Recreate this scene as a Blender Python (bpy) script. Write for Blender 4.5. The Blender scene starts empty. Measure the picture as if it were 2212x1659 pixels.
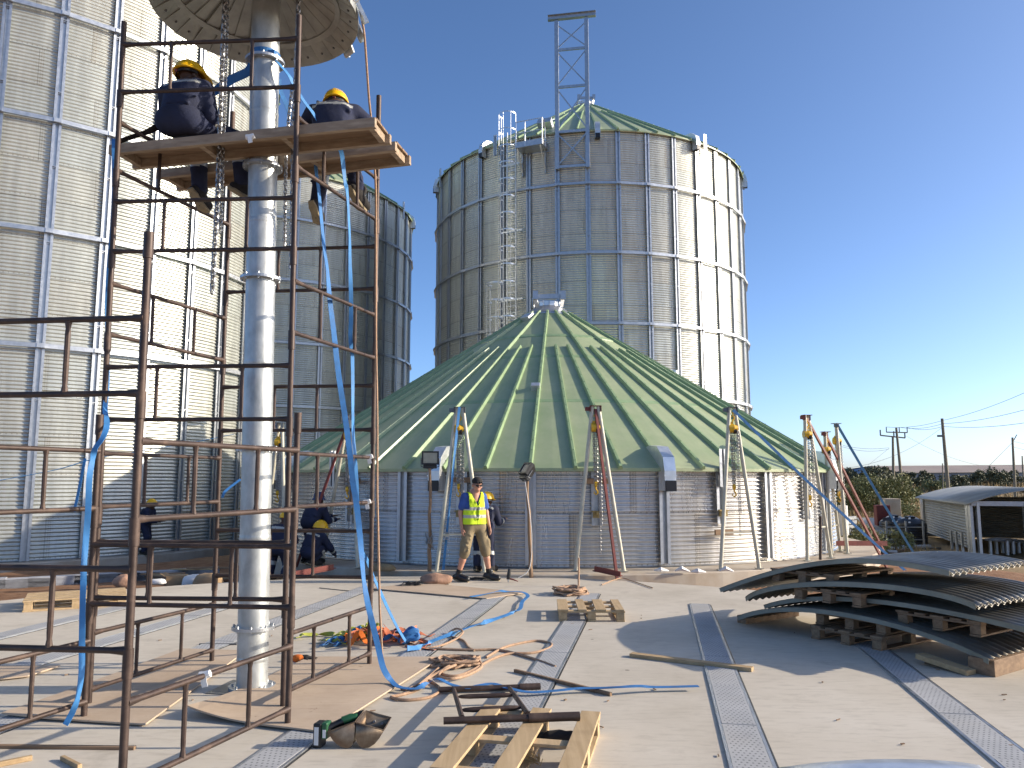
import bpy, math, random
import numpy as np
from math import sin, cos, pi, radians, sqrt, atan2, tan
from mathutils import Vector, Matrix, noise as mnoise
random.seed(7); RNG = np.random.default_rng(7)
sc = bpy.context.scene; COL = sc.collection
# ------------------------------------------------------------------ camera, sky, sun, exposure
F_PX, PITCH, HC = 1662.0, radians(7.03), 1.7
cam = bpy.data.cameras.new("camera"); cam_o = bpy.data.objects.new("camera", cam); COL.objects.link(cam_o)
cam.sensor_width = 36.0; cam.lens = 36.0 * F_PX / 2212.0; cam.clip_end = 8000; cam.clip_start = 0.05
cam_o.location = (0, 0, HC); cam_o.rotation_euler = (radians(90) + PITCH, 0, 0)
sc.camera = cam_o
SUN_AZ, SUN_EL = radians(89.0), radians(20.5)
w = bpy.data.worlds.new("World"); sc.world = w; w.use_nodes = True
wn = w.node_tree.nodes; wl = w.node_tree.links; wn.clear()
sky = wn.new("ShaderNodeTexSky"); sky.sky_type = 'NISHITA'; sky.sun_disc = False
sky.sun_elevation = SUN_EL; sky.sun_rotation = SUN_AZ; sky.altitude = 0; sky.air_density = 0.55; sky.dust_density = 1.2; sky.ozone_density = 2.8
bg = wn.new("ShaderNodeBackground"); bg.inputs[1].default_value = 0.15
wo = wn.new("ShaderNodeOutputWorld"); hs = wn.new('ShaderNodeHueSaturation'); hs.inputs['Saturation'].default_value = 1.08; wl.new(sky.outputs[0], hs.inputs['Color']); wl.new(hs.outputs[0], bg.inputs[0]); wl.new(bg.outputs[0], wo.inputs[0])
sl = bpy.data.lights.new("sun", 'SUN'); sl.energy = 4.0; sl.angle = radians(0.5); sl.color = (1.0, 0.88, 0.72)
so = bpy.data.objects.new("sun", sl); COL.objects.link(so)
SD = Vector((sin(SUN_AZ) * cos(SUN_EL), cos(SUN_AZ) * cos(SUN_EL), sin(SUN_EL)))
so.rotation_euler = (-SD).to_track_quat('-Z', 'Y').to_euler(); so.location = (60, 0, 30)
sc.view_settings.view_transform = 'Standard'; sc.view_settings.look = 'None'
sc.view_settings.exposure = 0.82; sc.view_settings.gamma = 1.0

# ------------------------------------------------------------------ helpers
def ray(x, y):
    a = (x - 1106) / F_PX; b = (829.5 - y) / F_PX
    return Vector((a, cos(PITCH) - b * sin(PITCH), sin(PITCH) + b * cos(PITCH)))
def G(x, y, z=0.0):
    d = ray(x, y); return d * ((z - HC) / d.z) + Vector((0, 0, HC))
def AT(x, y, Y):
    d = ray(x, y); return d * (Y / d.y) + Vector((0, 0, HC))
V = Vector
def lerp(a, b, t): return a + (b - a) * t

class MB:
    def __init__(s): s.v = []; s.f = []; s.uv = {}
    def add(s, vs, fs):
        n = len(s.v); s.v += [tuple(q) for q in vs]; s.f += [tuple(i + n for i in f) for f in fs]
    def box(s, c, size, R=None):
        hx, hy, hz = [q / 2 for q in size]; c = V(c)
        p = [V((x, y, z)) for x in (-hx, hx) for y in (-hy, hy) for z in (-hz, hz)]
        if R is not None: p = [R @ q for q in p]
        s.add([q + c for q in p], [(0,1,3,2),(4,6,7,5),(0,4,5,1),(2,3,7,6),(0,2,6,4),(1,5,7,3)]); return s
    def beam(s, a, b, wd, ht, up=(0,0,1)):
        a = V(a); b = V(b); d = b - a; L = d.length; d.normalize(); u = V(up)
        if abs(d.dot(u)) > 0.98: u = V((1,0,0))
        x = d.cross(u).normalized(); z = x.cross(d).normalized()
        R = Matrix((x, d, z)).transposed(); s.box((a + b) / 2, (wd, L, ht), R); return s
    def tube(s, a, b, r, r2=None, n=10, cap=True):
        return s.path([a, b], [r, r if r2 is None else r2], n, cap)
    def path(s, pts, r, n=8, cap=True):
        pts = [V(p) for p in pts]; m = len(pts)
        rs = r if isinstance(r, (list, tuple)) else [r] * m
        ref = None; vs = []
        for i, p in enumerate(pts):
            t = (pts[min(i+1, m-1)] - pts[max(i-1, 0)])
            if t.length < 1e-9: t = V((0,0,1))
            t.normalize()
            if ref is None:
                ref = V((0,0,1)) if abs(t.z) < 0.9 else V((1,0,0))
            x = (ref - t * ref.dot(t))
            if x.length < 1e-6: x = t.orthogonal()
            x.normalize(); ref = x; y = t.cross(x)
            for k in range(n):
                a = 2 * pi * k / n; vs.append(p + (x * cos(a) + y * sin(a)) * rs[i])
        fs = [(i*n+k, i*n+(k+1) % n, (i+1)*n+(k+1) % n, (i+1)*n+k) for i in range(m-1) for k in range(n)]
        if cap: fs += [tuple(range(n-1, -1, -1)), tuple((m-1)*n + k for k in range(n))]
        s.add(vs, fs); return s
    def lathe(s, prof, c=(0,0,0), n=24, R=None, a0=0, a1=2*pi):
        c = V(c); full = abs(a1 - a0 - 2*pi) < 1e-6; m = n if full else n + 1; vs = []
        for k in range(m):
            a = a0 + (a1 - a0) * k / n
            for r, z in prof:
                p = V((r * sin(a), -r * cos(a), z)); vs.append((R @ p if R is not None else p) + c)
        q = len(prof)
        fs = [(k*q+j, ((k+1) % m)*q+j, ((k+1) % m)*q+j+1, k*q+j+1) for k in range(n) for j in range(q-1)]
        s.add(vs, fs); return s
    def prism(s, poly, axis, depth, c=(0,0,0)):
        # poly: list of 3-vectors, extruded along axis vector
        c = V(c); ax = V(axis) * depth; n = len(poly); vs = [V(p) + c for p in poly] + [V(p) + c + ax for p in poly]
        s.add(vs, [tuple(range(n-1, -1, -1)), tuple(range(n, 2*n))] + [(i, (i+1) % n, n+(i+1) % n, n+i) for i in range(n)]); return s
    def ribbon(s, pts, wid, side, th=0.003):
        pts = [V(p) for p in pts]; m = len(pts); vs = []
        for i, p in enumerate(pts):
            t = (pts[min(i+1, m-1)] - pts[max(i-1, 0)]).normalized()
            sd = side[i] if isinstance(side, list) else V(side); sd = V(sd)
            x = (sd - t * sd.dot(t)); x = x.normalized() if x.length > 1e-6 else t.orthogonal().normalized()
            nn = t.cross(x); wi = wid[i] if isinstance(wid, list) else wid
            for a, b in ((-1,-1),(1,-1),(1,1),(-1,1)): vs.append(p + x * (a*wi/2) + nn * (b*th/2))
        fs = [(i*4+k, i*4+(k+1) % 4, i*4+4+(k+1) % 4, i*4+4+k) for i in range(m-1) for k in range(4)]
        fs += [(3,2,1,0), tuple((m-1)*4+k for k in range(4))]
        s.add(vs, fs); return s
    def sphere(s, c, r, n=10, m=6, sc_=(1,1,1)):
        prof = [(r * sin(pi*j/m), -r * cos(pi*j/m)) for j in range(m+1)]
        k = len(s.v); s.lathe(prof, (0,0,0), n); c = V(c)
        for i in range(k, len(s.v)):
            p = s.v[i]; s.v[i] = (p[0]*sc_[0]+c.x, p[1]*sc_[1]+c.y, p[2]*sc_[2]+c.z)
        return s
    def build(s, name, mat, parent=None, smooth=False, bevel=0):
        me = bpy.data.meshes.new(name); off = V((0,0,0)); p = parent
        while p is not None: off = off + p.location; p = p.parent
        me.from_pydata([(q[0]-off.x, q[1]-off.y, q[2]-off.z) for q in s.v], [], s.f)
        return finish(name, me, mat, parent, smooth, bevel)
def finish(name, me, mat, parent, smooth=False, bevel=0):
    for mm in (mat if isinstance(mat, (list, tuple)) else [mat]): me.materials.append(mm)
    if not smooth: me.polygons.foreach_set('use_smooth', [False] * len(me.polygons))
    else:
        me.polygons.foreach_set('use_smooth', [True] * len(me.polygons))
        if smooth != 'all': me.set_sharp_from_angle(angle=radians(40))
    me.validate(); me.update()
    o = bpy.data.objects.new(name, me); COL.objects.link(o)
    if parent is not None: o.parent = parent
    if bevel:
        b = o.modifiers.new("bevel", 'BEVEL'); b.width = bevel; b.segments = 2; b.limit_method = 'ANGLE'
    return o
def tag(o, label=None, cat=None, group=None, kind=None):
    if label: o['label'] = label
    if cat: o['category'] = cat
    if group: o['group'] = group
    if kind: o['kind'] = kind
    return o
def thing(name, loc, label, cat, group=None):
    o = bpy.data.objects.new(name, None); COL.objects.link(o); o.location = loc; o.empty_display_size = 0.1
    return tag(o, label, cat, group)
def copy_tree(o, parent=None):
    c = o.copy(); COL.objects.link(c)
    if parent is not None: c.parent = parent
    for ch in list(o.children): copy_tree(ch, c)
    return c
def npmesh(name, verts, quads, mat, parent=None, uv=None, smooth=True):
    verts = np.asarray(verts, np.float32); quads = np.asarray(quads, np.int32)
    me = bpy.data.meshes.new(name); me.vertices.add(len(verts)); me.vertices.foreach_set('co', verts.ravel())
    k = quads.shape[1]; me.loops.add(quads.size); me.loops.foreach_set('vertex_index', quads.ravel())
    me.polygons.add(len(quads)); me.polygons.foreach_set('loop_start', np.arange(0, quads.size, k, dtype=np.int32))
    if uv is not None:
        l = me.uv_layers.new(name='UVMap'); l.data.foreach_set('uv', np.asarray(uv, np.float32).ravel())
    me.update(calc_edges=True)
    return finish(name, me, mat, parent, 'all' if smooth else False)

# ------------------------------------------------------------------ materials
class N:
    """small expression helper over a node tree"""
    def __init__(s, name):
        s.m = bpy.data.materials.new(name); s.m.use_nodes = True; s.t = s.m.node_tree; s.b = s.t.nodes['Principled BSDF']
    def n(s, t, **k):
        nd = s.t.nodes.new(t)
        for a, v in k.items(): setattr(nd, a, v)
        return nd
    def l(s, a, b): s.t.links.new(a, b)
    def math(s, op, a, b=None, c=None):
        nd = s.n('ShaderNodeMath', operation=op)
        for i, q in enumerate((a, b, c)):
            if q is None: continue
            if isinstance(q, (int, float)): nd.inputs[i].default_value = q
            else: s.l(q, nd.inputs[i])
        return nd.outputs[0]
    def coord(s, kind='Object', scale=(1,1,1), rot=(0,0,0)):
        tc = s.n('ShaderNodeTexCoord'); mp = s.n('ShaderNodeMapping'); s.l(tc.outputs[kind], mp.inputs[0])
        mp.inputs['Scale'].default_value = scale; mp.inputs['Rotation'].default_value = rot; return mp.outputs[0]
    def noise(s, vec, scale, detail=4, rough=0.55):
        nd = s.n('ShaderNodeTexNoise'); nd.inputs['Scale'].default_value = scale; nd.inputs['Detail'].default_value = detail
        nd.inputs['Roughness'].default_value = rough; s.l(vec, nd.inputs['Vector']); return nd.outputs['Fac']
    def ramp(s, fac, stops):
        nd = s.n('ShaderNodeValToRGB'); e = nd.color_ramp.elements
        while len(e) < len(stops): e.new(0.5)
        for i, (p, c) in enumerate(stops):
            e[i].position = p; e[i].color = (c[0], c[1], c[2], 1) if not isinstance(c, (int, float)) else (c, c, c, 1)
        s.l(fac, nd.inputs[0]); return nd.outputs[0]
    def mix(s, fac, a, b, blend='MIX'):
        nd = s.n('ShaderNodeMix', data_type='RGBA', blend_type=blend)
        for sk, q in ((nd.inputs[0], fac), (nd.inputs[6], a), (nd.inputs[7], b)):
            if isinstance(q, (int, float)): sk.default_value = q
            elif isinstance(q, tuple): sk.default_value = (*q, 1)
            else: s.l(q, sk)
        return nd.outputs[2]
    def bump(s, h, strength=0.3, dist=0.01):
        nd = s.n('ShaderNodeBump'); nd.inputs['Strength'].default_value = strength; nd.inputs['Distance'].default_value = dist
        s.l(h, nd.inputs['Height']); s.l(nd.outputs[0], s.b.inputs['Normal'])
    def set(s, col=None, rough=None, metal=None, spec=None):
        for k, q in (('Base Color', col), ('Roughness', rough), ('Metallic', metal), ('Specular IOR Level', spec)):
            if q is None: continue
            if isinstance(q, tuple): s.b.inputs[k].default_value = (*q, 1)
            elif isinstance(q, (int, float)): s.b.inputs[k].default_value = q
            else: s.l(q, s.b.inputs[k])
def simple(name, col, rough=0.6, metal=0.0, var=0.25, scale=6, bump=0.0, col2=None, stretch=(1,1,1), spec=0.5):
    m = N(name); v = m.coord('Object', stretch); f = m.noise(v, scale, 5, 0.6)
    c2 = col2 or tuple(q * (1 - var) for q in col); c1 = tuple(min(1, q * (1 + var * 0.5)) for q in col) if col2 is None else col
    m.set(m.ramp(f, [(0.3, c2), (0.7, c1)]), None, metal, spec)
    r = m.math('MULTIPLY_ADD', f, 0.25, rough - 0.12); m.set(rough=r)
    if bump: m.bump(m.noise(v, scale * 5, 4), bump, 0.01)
    return m.m
def sheet_steel(name, col, warm, rough, sheet_h, pitch, metal=0.9):
    """galvanised corrugated sheets: per-sheet tint, seams with bolts, streaks"""
    m = N(name); tc = m.n('ShaderNodeTexCoord'); sp = m.n('ShaderNodeSeparateXYZ'); m.l(tc.outputs['UV'], sp.inputs[0])
    u, v = sp.outputs[0], sp.outputs[1]
    row = m.math('FLOOR', m.math('DIVIDE', v, sheet_h)); fv = m.math('FRACT', m.math('DIVIDE', v, sheet_h))
    uo = m.math('ADD', m.math('DIVIDE', u, 2.48), m.math('MULTIPLY', m.math('MODULO', row, 2.0), 0.5))
    uo = m.math('ADD', uo, m.math('MULTIPLY', row, 0.03)); cell = m.math('FLOOR', uo); fu = m.math('FRACT', uo)
    cb = m.n('ShaderNodeCombineXYZ'); m.l(cell, cb.inputs[0]); m.l(row, cb.inputs[1])
    wn_ = m.n('ShaderNodeTexWhiteNoise', noise_dimensions='2D'); m.l(cb.outputs[0], wn_.inputs['Vector'])
    base = m.mix(wn_.outputs['Value'], col, warm)
    nv = m.n('ShaderNodeMapping'); nv.inputs['Scale'].default_value = (3.0, 0.35, 1); m.l(tc.outputs['UV'], nv.inputs[0])
    st = m.noise(nv.outputs[0], 1.3, 6, 0.65); base = m.mix(1.0, base, m.ramp(st, [(0.25, 0.72), (0.65, 1.0)]), 'MULTIPLY')
    sv = m.n('ShaderNodeMapping'); sv.inputs['Scale'].default_value = (16, 16, 1); m.l(tc.outputs['UV'], sv.inputs[0])
    spangle = m.noise(sv.outputs[0], 3, 2, 0.5)
    # seams
    hs = m.math('LESS_THAN', fv, 0.018); vs_ = m.math('LESS_THAN', fu, 0.006)
    seam = m.math('MAXIMUM', hs, vs_)
    base = m.mix(m.math('MULTIPLY', seam, 0.55), base, (0.10, 0.095, 0.085))
    # bolts: horizontal row above seam, vertical strip of bolts beside joint
    def dots(a, pa, b, pb, rr):
        da = m.math('SUBTRACT', m.math('FRACT', m.math('DIVIDE', a, pa)), 0.5); db = m.math('SUBTRACT', m.math('FRACT', m.math('DIVIDE', b, pb)), 0.5)
        d = m.math('ADD', m.math('POWER', m.math('MULTIPLY', da, pa), 2.0), m.math('POWER', m.math('MULTIPLY', db, pb), 2.0))
        return m.math('LESS_THAN', d, rr * rr)
    hb = m.math('MULTIPLY', dots(u, 0.11, v, pitch, 0.017), m.math('MULTIPLY', m.math('GREATER_THAN', fv, 0.0), m.math('LESS_THAN', fv, pitch / sheet_h)))
    vb = m.math('MULTIPLY', dots(u, 0.05, v, pitch / 2, 0.013), m.math('MULTIPLY', m.math('GREATER_THAN', fu, 0.008), m.math('LESS_THAN', fu, 0.05)))
    bolts = m.math('MAXIMUM', hb, vb)
    strip = m.math('MULTIPLY', m.math('LESS_THAN', fu, 0.05), m.ramp(spangle, [(0.4, 0.0), (0.7, 0.28)]))
    base = m.mix(strip, base, (0.42, 0.33, 0.2))
    base = m.mix(m.math('MULTIPLY', bolts, 0.5), base, (0.22, 0.19, 0.15))
    r = m.math('ADD', m.math('MULTIPLY_ADD', st, 0.16, rough - 0.07), m.math('MULTIPLY', wn_.outputs['Value'], 0.05))
    m.set(base, r, metal); m.bump(bolts, 0.25, 0.01)
    return m.m
PITCH_A, PITCH_B, SH = 0.0962, 0.0805, 0.99
M_OLD = sheet_steel("galvanised_sheets", (0.61, 0.64, 0.59), (0.60, 0.60, 0.53), 0.33, SH, PITCH_A, 0.62)
M_NEW = sheet_steel("new_galvanised_sheets", (0.68, 0.69, 0.69), (0.64, 0.61, 0.55), 0.24, SH, PITCH_B, 0.72)
M_GALV = simple("galvanised_steel", (0.47, 0.49, 0.51), 0.42, 0.85, 0.18, 9)
M_GALVP = simple("spangled_pipe_zinc", (0.47, 0.49, 0.48), 0.46, 0.65, 0.3, 10, 0.06, stretch=(1, 1, 0.5))
M_ZINC = simple("pale_zinc", (0.70, 0.72, 0.72), 0.36, 0.75, 0.12, 8)
M_DARKSTEEL = simple("dark_steel", (0.16, 0.17, 0.18), 0.45, 0.7, 0.3, 8)
def roof_green():
    m = N("green_roof_paint"); v = m.coord(); f = m.noise(v, 1.1, 7, 0.68); g = m.noise(v, 5, 5, 0.7)
    c = m.mix(m.math('MULTIPLY', m.ramp(f, [(0.3, 0.0), (0.7, 1.0)]), 0.7), (0.255, 0.325, 0.17), (0.425, 0.445, 0.275))
    c = m.mix(m.ramp(g, [(0.55, 0.0), (0.75, 0.25)]), c, (0.36, 0.38, 0.26)); m.set(c, 0.42, 0.0, 0.5); m.bump(g, 0.04, 0.02); return m.m
M_GREEN = roof_green()
M_GREENRIB = simple("green_rib_paint", (0.25, 0.35, 0.18), 0.38, 0, 0.2, 4)
def concrete():
    m = N("slab_concrete"); v = m.coord(); a = m.noise(v, 0.55, 8, 0.62); b = m.noise(v, 5, 6, 0.7); d = m.noise(m.coord('Object', (2, 9, 2), (0, 0, 0.3)), 2.2, 6, 0.65)
    c = m.ramp(a, [(0.3, (0.43, 0.38, 0.30)), (0.5, (0.525, 0.47, 0.38)), (0.72, (0.60, 0.545, 0.45))])
    c = m.mix(m.ramp(d, [(0.50, 0.0), (0.75, 0.5)]), c, (0.31, 0.27, 0.21)); sc_ = m.noise(m.coord('Object', (14, 1.2, 1), (0, 0, 0.9)), 2.6, 4, 0.6); c = m.mix(m.ramp(sc_, [(0.68, 0.0), (0.74, 0.35)]), c, (0.64, 0.60, 0.52)); e_ = m.noise(v, 1.7, 6, 0.7); c = m.mix(m.ramp(e_, [(0.56, 0.0), (0.72, 0.42)]), c, (0.29, 0.245, 0.185)); c = m.mix(m.ramp(b, [(0.6, 0.0), (0.85, 0.5)]), c, (0.27, 0.25, 0.21))
    vo = m.n('ShaderNodeTexVoronoi', feature='F1'); m.l(v, vo.inputs['Vector']); vo.inputs['Scale'].default_value = 1.3
    m.l(v, vo.inputs['Vector']); spots = m.math('LESS_THAN', vo.outputs['Distance'], 0.028)
    c = m.mix(m.math('MULTIPLY', spots, 0.7), c, (0.1, 0.085, 0.07))
    m.set(c, m.ramp(a, [(0.3, 0.85), (0.7, 0.62)]), 0, 0.4); m.bump(m.noise(v, 28, 6, 0.7), 0.12, 0.006); return m.m
M_CONC = concrete()
M_PLINTH = simple("plinth_concrete", (0.48, 0.43, 0.35), 0.85, 0, 0.3, 2.2, 0.15, col2=(0.38, 0.30, 0.215))
def soil():
    m = N("red_soil_and_dry_field"); v = m.coord(); a = m.noise(v, 0.25, 8, 0.65); b = m.noise(v, 3, 6, 0.7)
    near = m.ramp(b, [(0.3, (0.17, 0.085, 0.045)), (0.7, (0.32, 0.19, 0.11))]); far = m.ramp(a, [(0.3, (0.23, 0.175, 0.10)), (0.7, (0.36, 0.275, 0.165))])
    sp = m.n('ShaderNodeSeparateXYZ'); m.l(v, sp.inputs[0]); k = m.ramp(m.math('MULTIPLY', sp.outputs[1], 0.02), [(0.36, 0.0), (0.5, 1.0)])
    m.set(m.mix(k, near, far), 0.95, 0, 0.1); m.bump(b, 0.6, 0.05); return m.m
M_SOIL = soil()
def wood(name, c1, c2, rough=0.75, sx=(1.2, 22, 22)):
    m = N(name); v = m.coord('Object', sx); f = m.noise(v, 1.0, 6, 0.6); g = m.noise(m.coord('Object', (2, 2, 2)), 3, 4)
    c = m.ramp(f, [(0.3, c2), (0.7, c1)]); c = m.mix(m.ramp(g, [(0.5, 0), (0.8, 0.35)]), c, tuple(q * 0.55 for q in c2)); m.set(c, rough, 0, 0.3); m.bump(f, 0.2, 0.004); return m.m
M_WOOD = wood("pallet_wood", (0.50, 0.36, 0.2), (0.34, 0.23, 0.12))
M_WOODY = wood("pallet_wood_lengthwise", (0.52, 0.38, 0.22), (0.36, 0.25, 0.13), 0.75, (22, 1.2, 22))
M_WOODD = wood("old_pallet_wood", (0.30, 0.20, 0.12), (0.16, 0.10, 0.06))
M_DECK = wood("scaffold_board_wood", (0.42, 0.325, 0.225), (0.23, 0.165, 0.11), 0.8, (1.5, 24, 24))
def plywood():
    m = N("plywood_sheet"); v = m.coord(); a = m.noise(v, 1.6, 6, 0.65); b = m.noise(m.coord('Object', (1.5, 14, 1), (0, 0, 0.5)), 3, 6, 0.7); d = m.noise(v, 11, 5, 0.75)
    c = m.ramp(a, [(0.3, (0.41, 0.315, 0.225)), (0.7, (0.52, 0.41, 0.30))]); c = m.mix(m.ramp(b, [(0.5, 0), (0.8, 0.45)]), c, (0.30, 0.20, 0.12)); c = m.mix(m.ramp(d, [(0.64, 0), (0.72, 0.75)]), c, (0.20, 0.13, 0.08)); c = m.mix(m.ramp(d, [(0.25, 0.5), (0.34, 0)]), c, (0.55, 0.45, 0.33))
    m.set(c, 0.85, 0, 0.2); m.bump(b, 0.15, 0.006); return m.m
M_PLY = plywood()
M_PLYEDGE = simple("rough_pole_bark", (0.30, 0.19, 0.11), 0.85, 0, 0.4, 7, 0.4, stretch=(4, 4, 0.6))
def rusty():
    m = N("rusty_scaffold_tube"); v = m.coord(); f = m.noise(v, 7, 6, 0.7); g = m.noise(v, 40, 3)
    m.set(m.ramp(f, [(0.3, (0.035, 0.023, 0.018)), (0.55, (0.068, 0.044, 0.034)), (0.75, (0.14, 0.094, 0.07))]), m.ramp(f, [(0.3, 0.42), (0.7, 0.68)]), 0.35, 0.5); m.bump(g, 0.12, 0.002); return m.m
M_RUST = rusty()
M_STRAP = simple("blue_strap_webbing", (0.03, 0.15, 0.38), 0.7, 0, 0.3, 12, 0.1)
M_STRAPL = simple("light_blue_strap_webbing", (0.045, 0.20, 0.46), 0.65, 0, 0.25, 9, 0.1)
M_ROPE = simple("tan_rope", (0.42, 0.27, 0.17), 0.9, 0, 0.3, 40, 0.3)
M_CREAM = simple("cream_painted_tube", (0.52, 0.49, 0.38), 0.5, 0.05, 0.22, 7)
M_REDOX = simple("red_oxide_paint", (0.17, 0.03, 0.02), 0.5, 0, 0.3, 8)
M_YEL = simple("yellow_hoist_paint", (0.68, 0.40, 0.02), 0.45, 0, 0.2, 14)
M_HELM = simple("yellow_helmet_plastic", (0.85, 0.47, 0.01), 0.32, 0, 0.08, 10)
M_CHAIN = simple("steel_chain", (0.34, 0.34, 0.34), 0.35, 0.9, 0.25, 20)
M_NAVY = simple("navy_coverall_cloth", (0.016, 0.021, 0.05), 0.9, 0, 0.35, 7, 0.25)
M_REFL = simple("grey_reflective_tape", (0.42, 0.42, 0.38), 0.5, 0.2, 0.1, 8)
M_SKIND = simple("dark_skin", (0.075, 0.036, 0.02), 0.55, 0, 0.15, 10)
M_SKIN = simple("tanned_skin", (0.50, 0.25, 0.165), 0.5, 0, 0.12, 9)
M_HIVIS = simple("hi_vis_yellow_cloth", (0.60, 0.80, 0.02), 0.75, 0, 0.12, 9, 0.15)
M_TSHIRT = simple("blue_cotton", (0.04, 0.09, 0.30), 0.9, 0, 0.25, 9, 0.2)
M_KHAKI = simple("khaki_cotton", (0.24, 0.185, 0.105), 0.9, 0, 0.3, 9, 0.3)
M_BLACK = simple("black_plastic", (0.015, 0.015, 0.016), 0.4, 0, 0.3, 10)
M_BLACKC = simple("black_cloth", (0.02, 0.017, 0.015), 0.9, 0, 0.3, 10)
M_SOLE = simple("tan_boot_rubber", (0.28, 0.22, 0.13), 0.8, 0, 0.3, 15)
M_ORANGE = simple("orange_cloth", (0.75, 0.17, 0.02), 0.8, 0, 0.2, 9)
M_WHITE = simple("white_plastic", (0.72, 0.71, 0.68), 0.6, 0, 0.1, 9)
M_ROCK = simple("pinkish_rock", (0.40, 0.23, 0.15), 0.9, 0, 0.45, 6, 0.6)
M_LIME = simple("lime_webbing", (0.42, 0.44, 0.07), 0.8, 0, 0.3, 9)
M_SALMON = simple("faded_orange_webbing", (0.55, 0.17, 0.08), 0.8, 0, 0.3, 9)
M_POLE = simple("weathered_pole_wood", (0.24, 0.21, 0.15), 0.9, 0, 0.3, 5, stretch=(6, 6, 0.4))
M_LEAF = simple("bush_leaves", (0.13, 0.155, 0.055), 0.7, 0, 0.6, 0.9, col2=(0.21, 0.2, 0.085))
M_LEAFD = simple("dark_tree_leaves", (0.07, 0.082, 0.04), 0.7, 0, 0.5, 0.6, col2=(0.11, 0.11, 0.055))
M_DRY = simple("dry_grass_blades", (0.40, 0.275, 0.125), 0.9, 0, 0.4, 0.8, col2=(0.25, 0.19, 0.085))
M_BARK = simple("bark", (0.12, 0.09, 0.06), 0.9, 0, 0.4, 5)
M_BLOCK = simple("grey_block", (0.33, 0.34, 0.36), 0.9, 0, 0.25, 4, 0.2)
M_GLASS = simple("dusty_lamp_glass", (0.30, 0.28, 0.23), 0.12, 0.2, 0.2, 6)

# ------------------------------------------------------------------ ground, slab
CB, CF, CL, CM = V((3.8, 37.7, 0)), V((1.07, 22.07, 0)), V((-15.95, 24.9, 0)), V((-13.2, 41.4, 0))
SLAB_C, SLAB_R = V((-1.2, 6.0, 0)), 7.9
def ground_z(x, y):
    r = math.hypot(x - 0, y - 12); z = -0.26; a = 11.0 if x > 3 else 15.0; b_ = 6.0 if x > 3 else 14.0
    k = min(1, max(0, (r - a) / b_)); k = k * k * (3 - 2 * k); z -= k * 0.78 * (1 if x > -6 else 0.4)
    u = min(1, max(0, (y - 76) / 36)); z += 1.75 * u * u * (3 - 2 * u)
    if x > 3: z += 0.10 * k * (1 - u) * mnoise.noise(V((x * 0.9, y * 0.9, 7)))
    dl = math.hypot(x - CL.x, y - CL.y)
    if dl < 9.6: z -= 0.55 * min(1, (9.6 - dl) / 0.6)
    return z + 0.05 * mnoise.noise(V((x * 0.5, y * 0.5, 0))) + 0.02 * mnoise.noise(V((x * 2.1, y * 2.1, 3)))
def build_ground():
    rs = [0] + list(np.linspace(4, 34, 95)) + list(np.geomspace(35, 4500, 50)); n = 150; vs = [(0, 12, -0.3)]
    for r in rs[1:]:
        for k in range(n):
            a = 2 * pi * k / n; x, y = r * sin(a), 12 + r * cos(a); vs.append((x, y, ground_z(x, y)))
    fs = []
    b = MB(); b.v = vs
    for k in range(n): fs.append((0, 1 + (k + 1) % n, 1 + k))
    for i in range(len(rs) - 2):
        for k in range(n):
            p = 1 + i * n; q = p + n; fs.append((p + k, p + (k + 1) % n, q + (k + 1) % n, q + k))
    b.f = fs; o = b.build("ground", M_SOIL, None, 'all'); tag(o, kind='structure')
build_ground()
slab = MB(); slab.lathe([(0, 0), (SLAB_R - 0.03, 0), (SLAB_R, -0.03), (SLAB_R, -0.5)], SLAB_C, 128)
tag(slab.build("concrete_slab", M_CONC, None, False), kind='structure')

# ------------------------------------------------------------------ silos
NR, R0 = 38, 7.5
def wall_mesh(name, R, z0, z1, pitch, per, mat, parent, nseg=114, amp=0.0175):
    m = int((z1 - z0) / pitch * per) + 1; z = np.linspace(z0, z1, m); r = R + amp * np.cos(2 * pi * (z - z0) / pitch)
    a = np.linspace(0, 2 * pi, nseg + 1); vx = np.outer(np.sin(a), r); vy = -np.outer(np.cos(a), r); vz = np.tile(z, (nseg + 1, 1))
    verts = np.stack([vx, vy, vz], -1).reshape(-1, 3); i = np.arange(nseg)[:, None] * m; j = np.arange(m - 1)[None, :]
    q = np.stack([i + j, i + m + j, i + m + j + 1, i + j + 1], -1).reshape(-1, 4)
    uu = np.repeat(a * R, m); vv = np.tile(z - z0, nseg + 1); uv = np.stack([uu, vv], -1)[q.ravel()]
    return npmesh(name, verts, q, mat, parent, uv)
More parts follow.
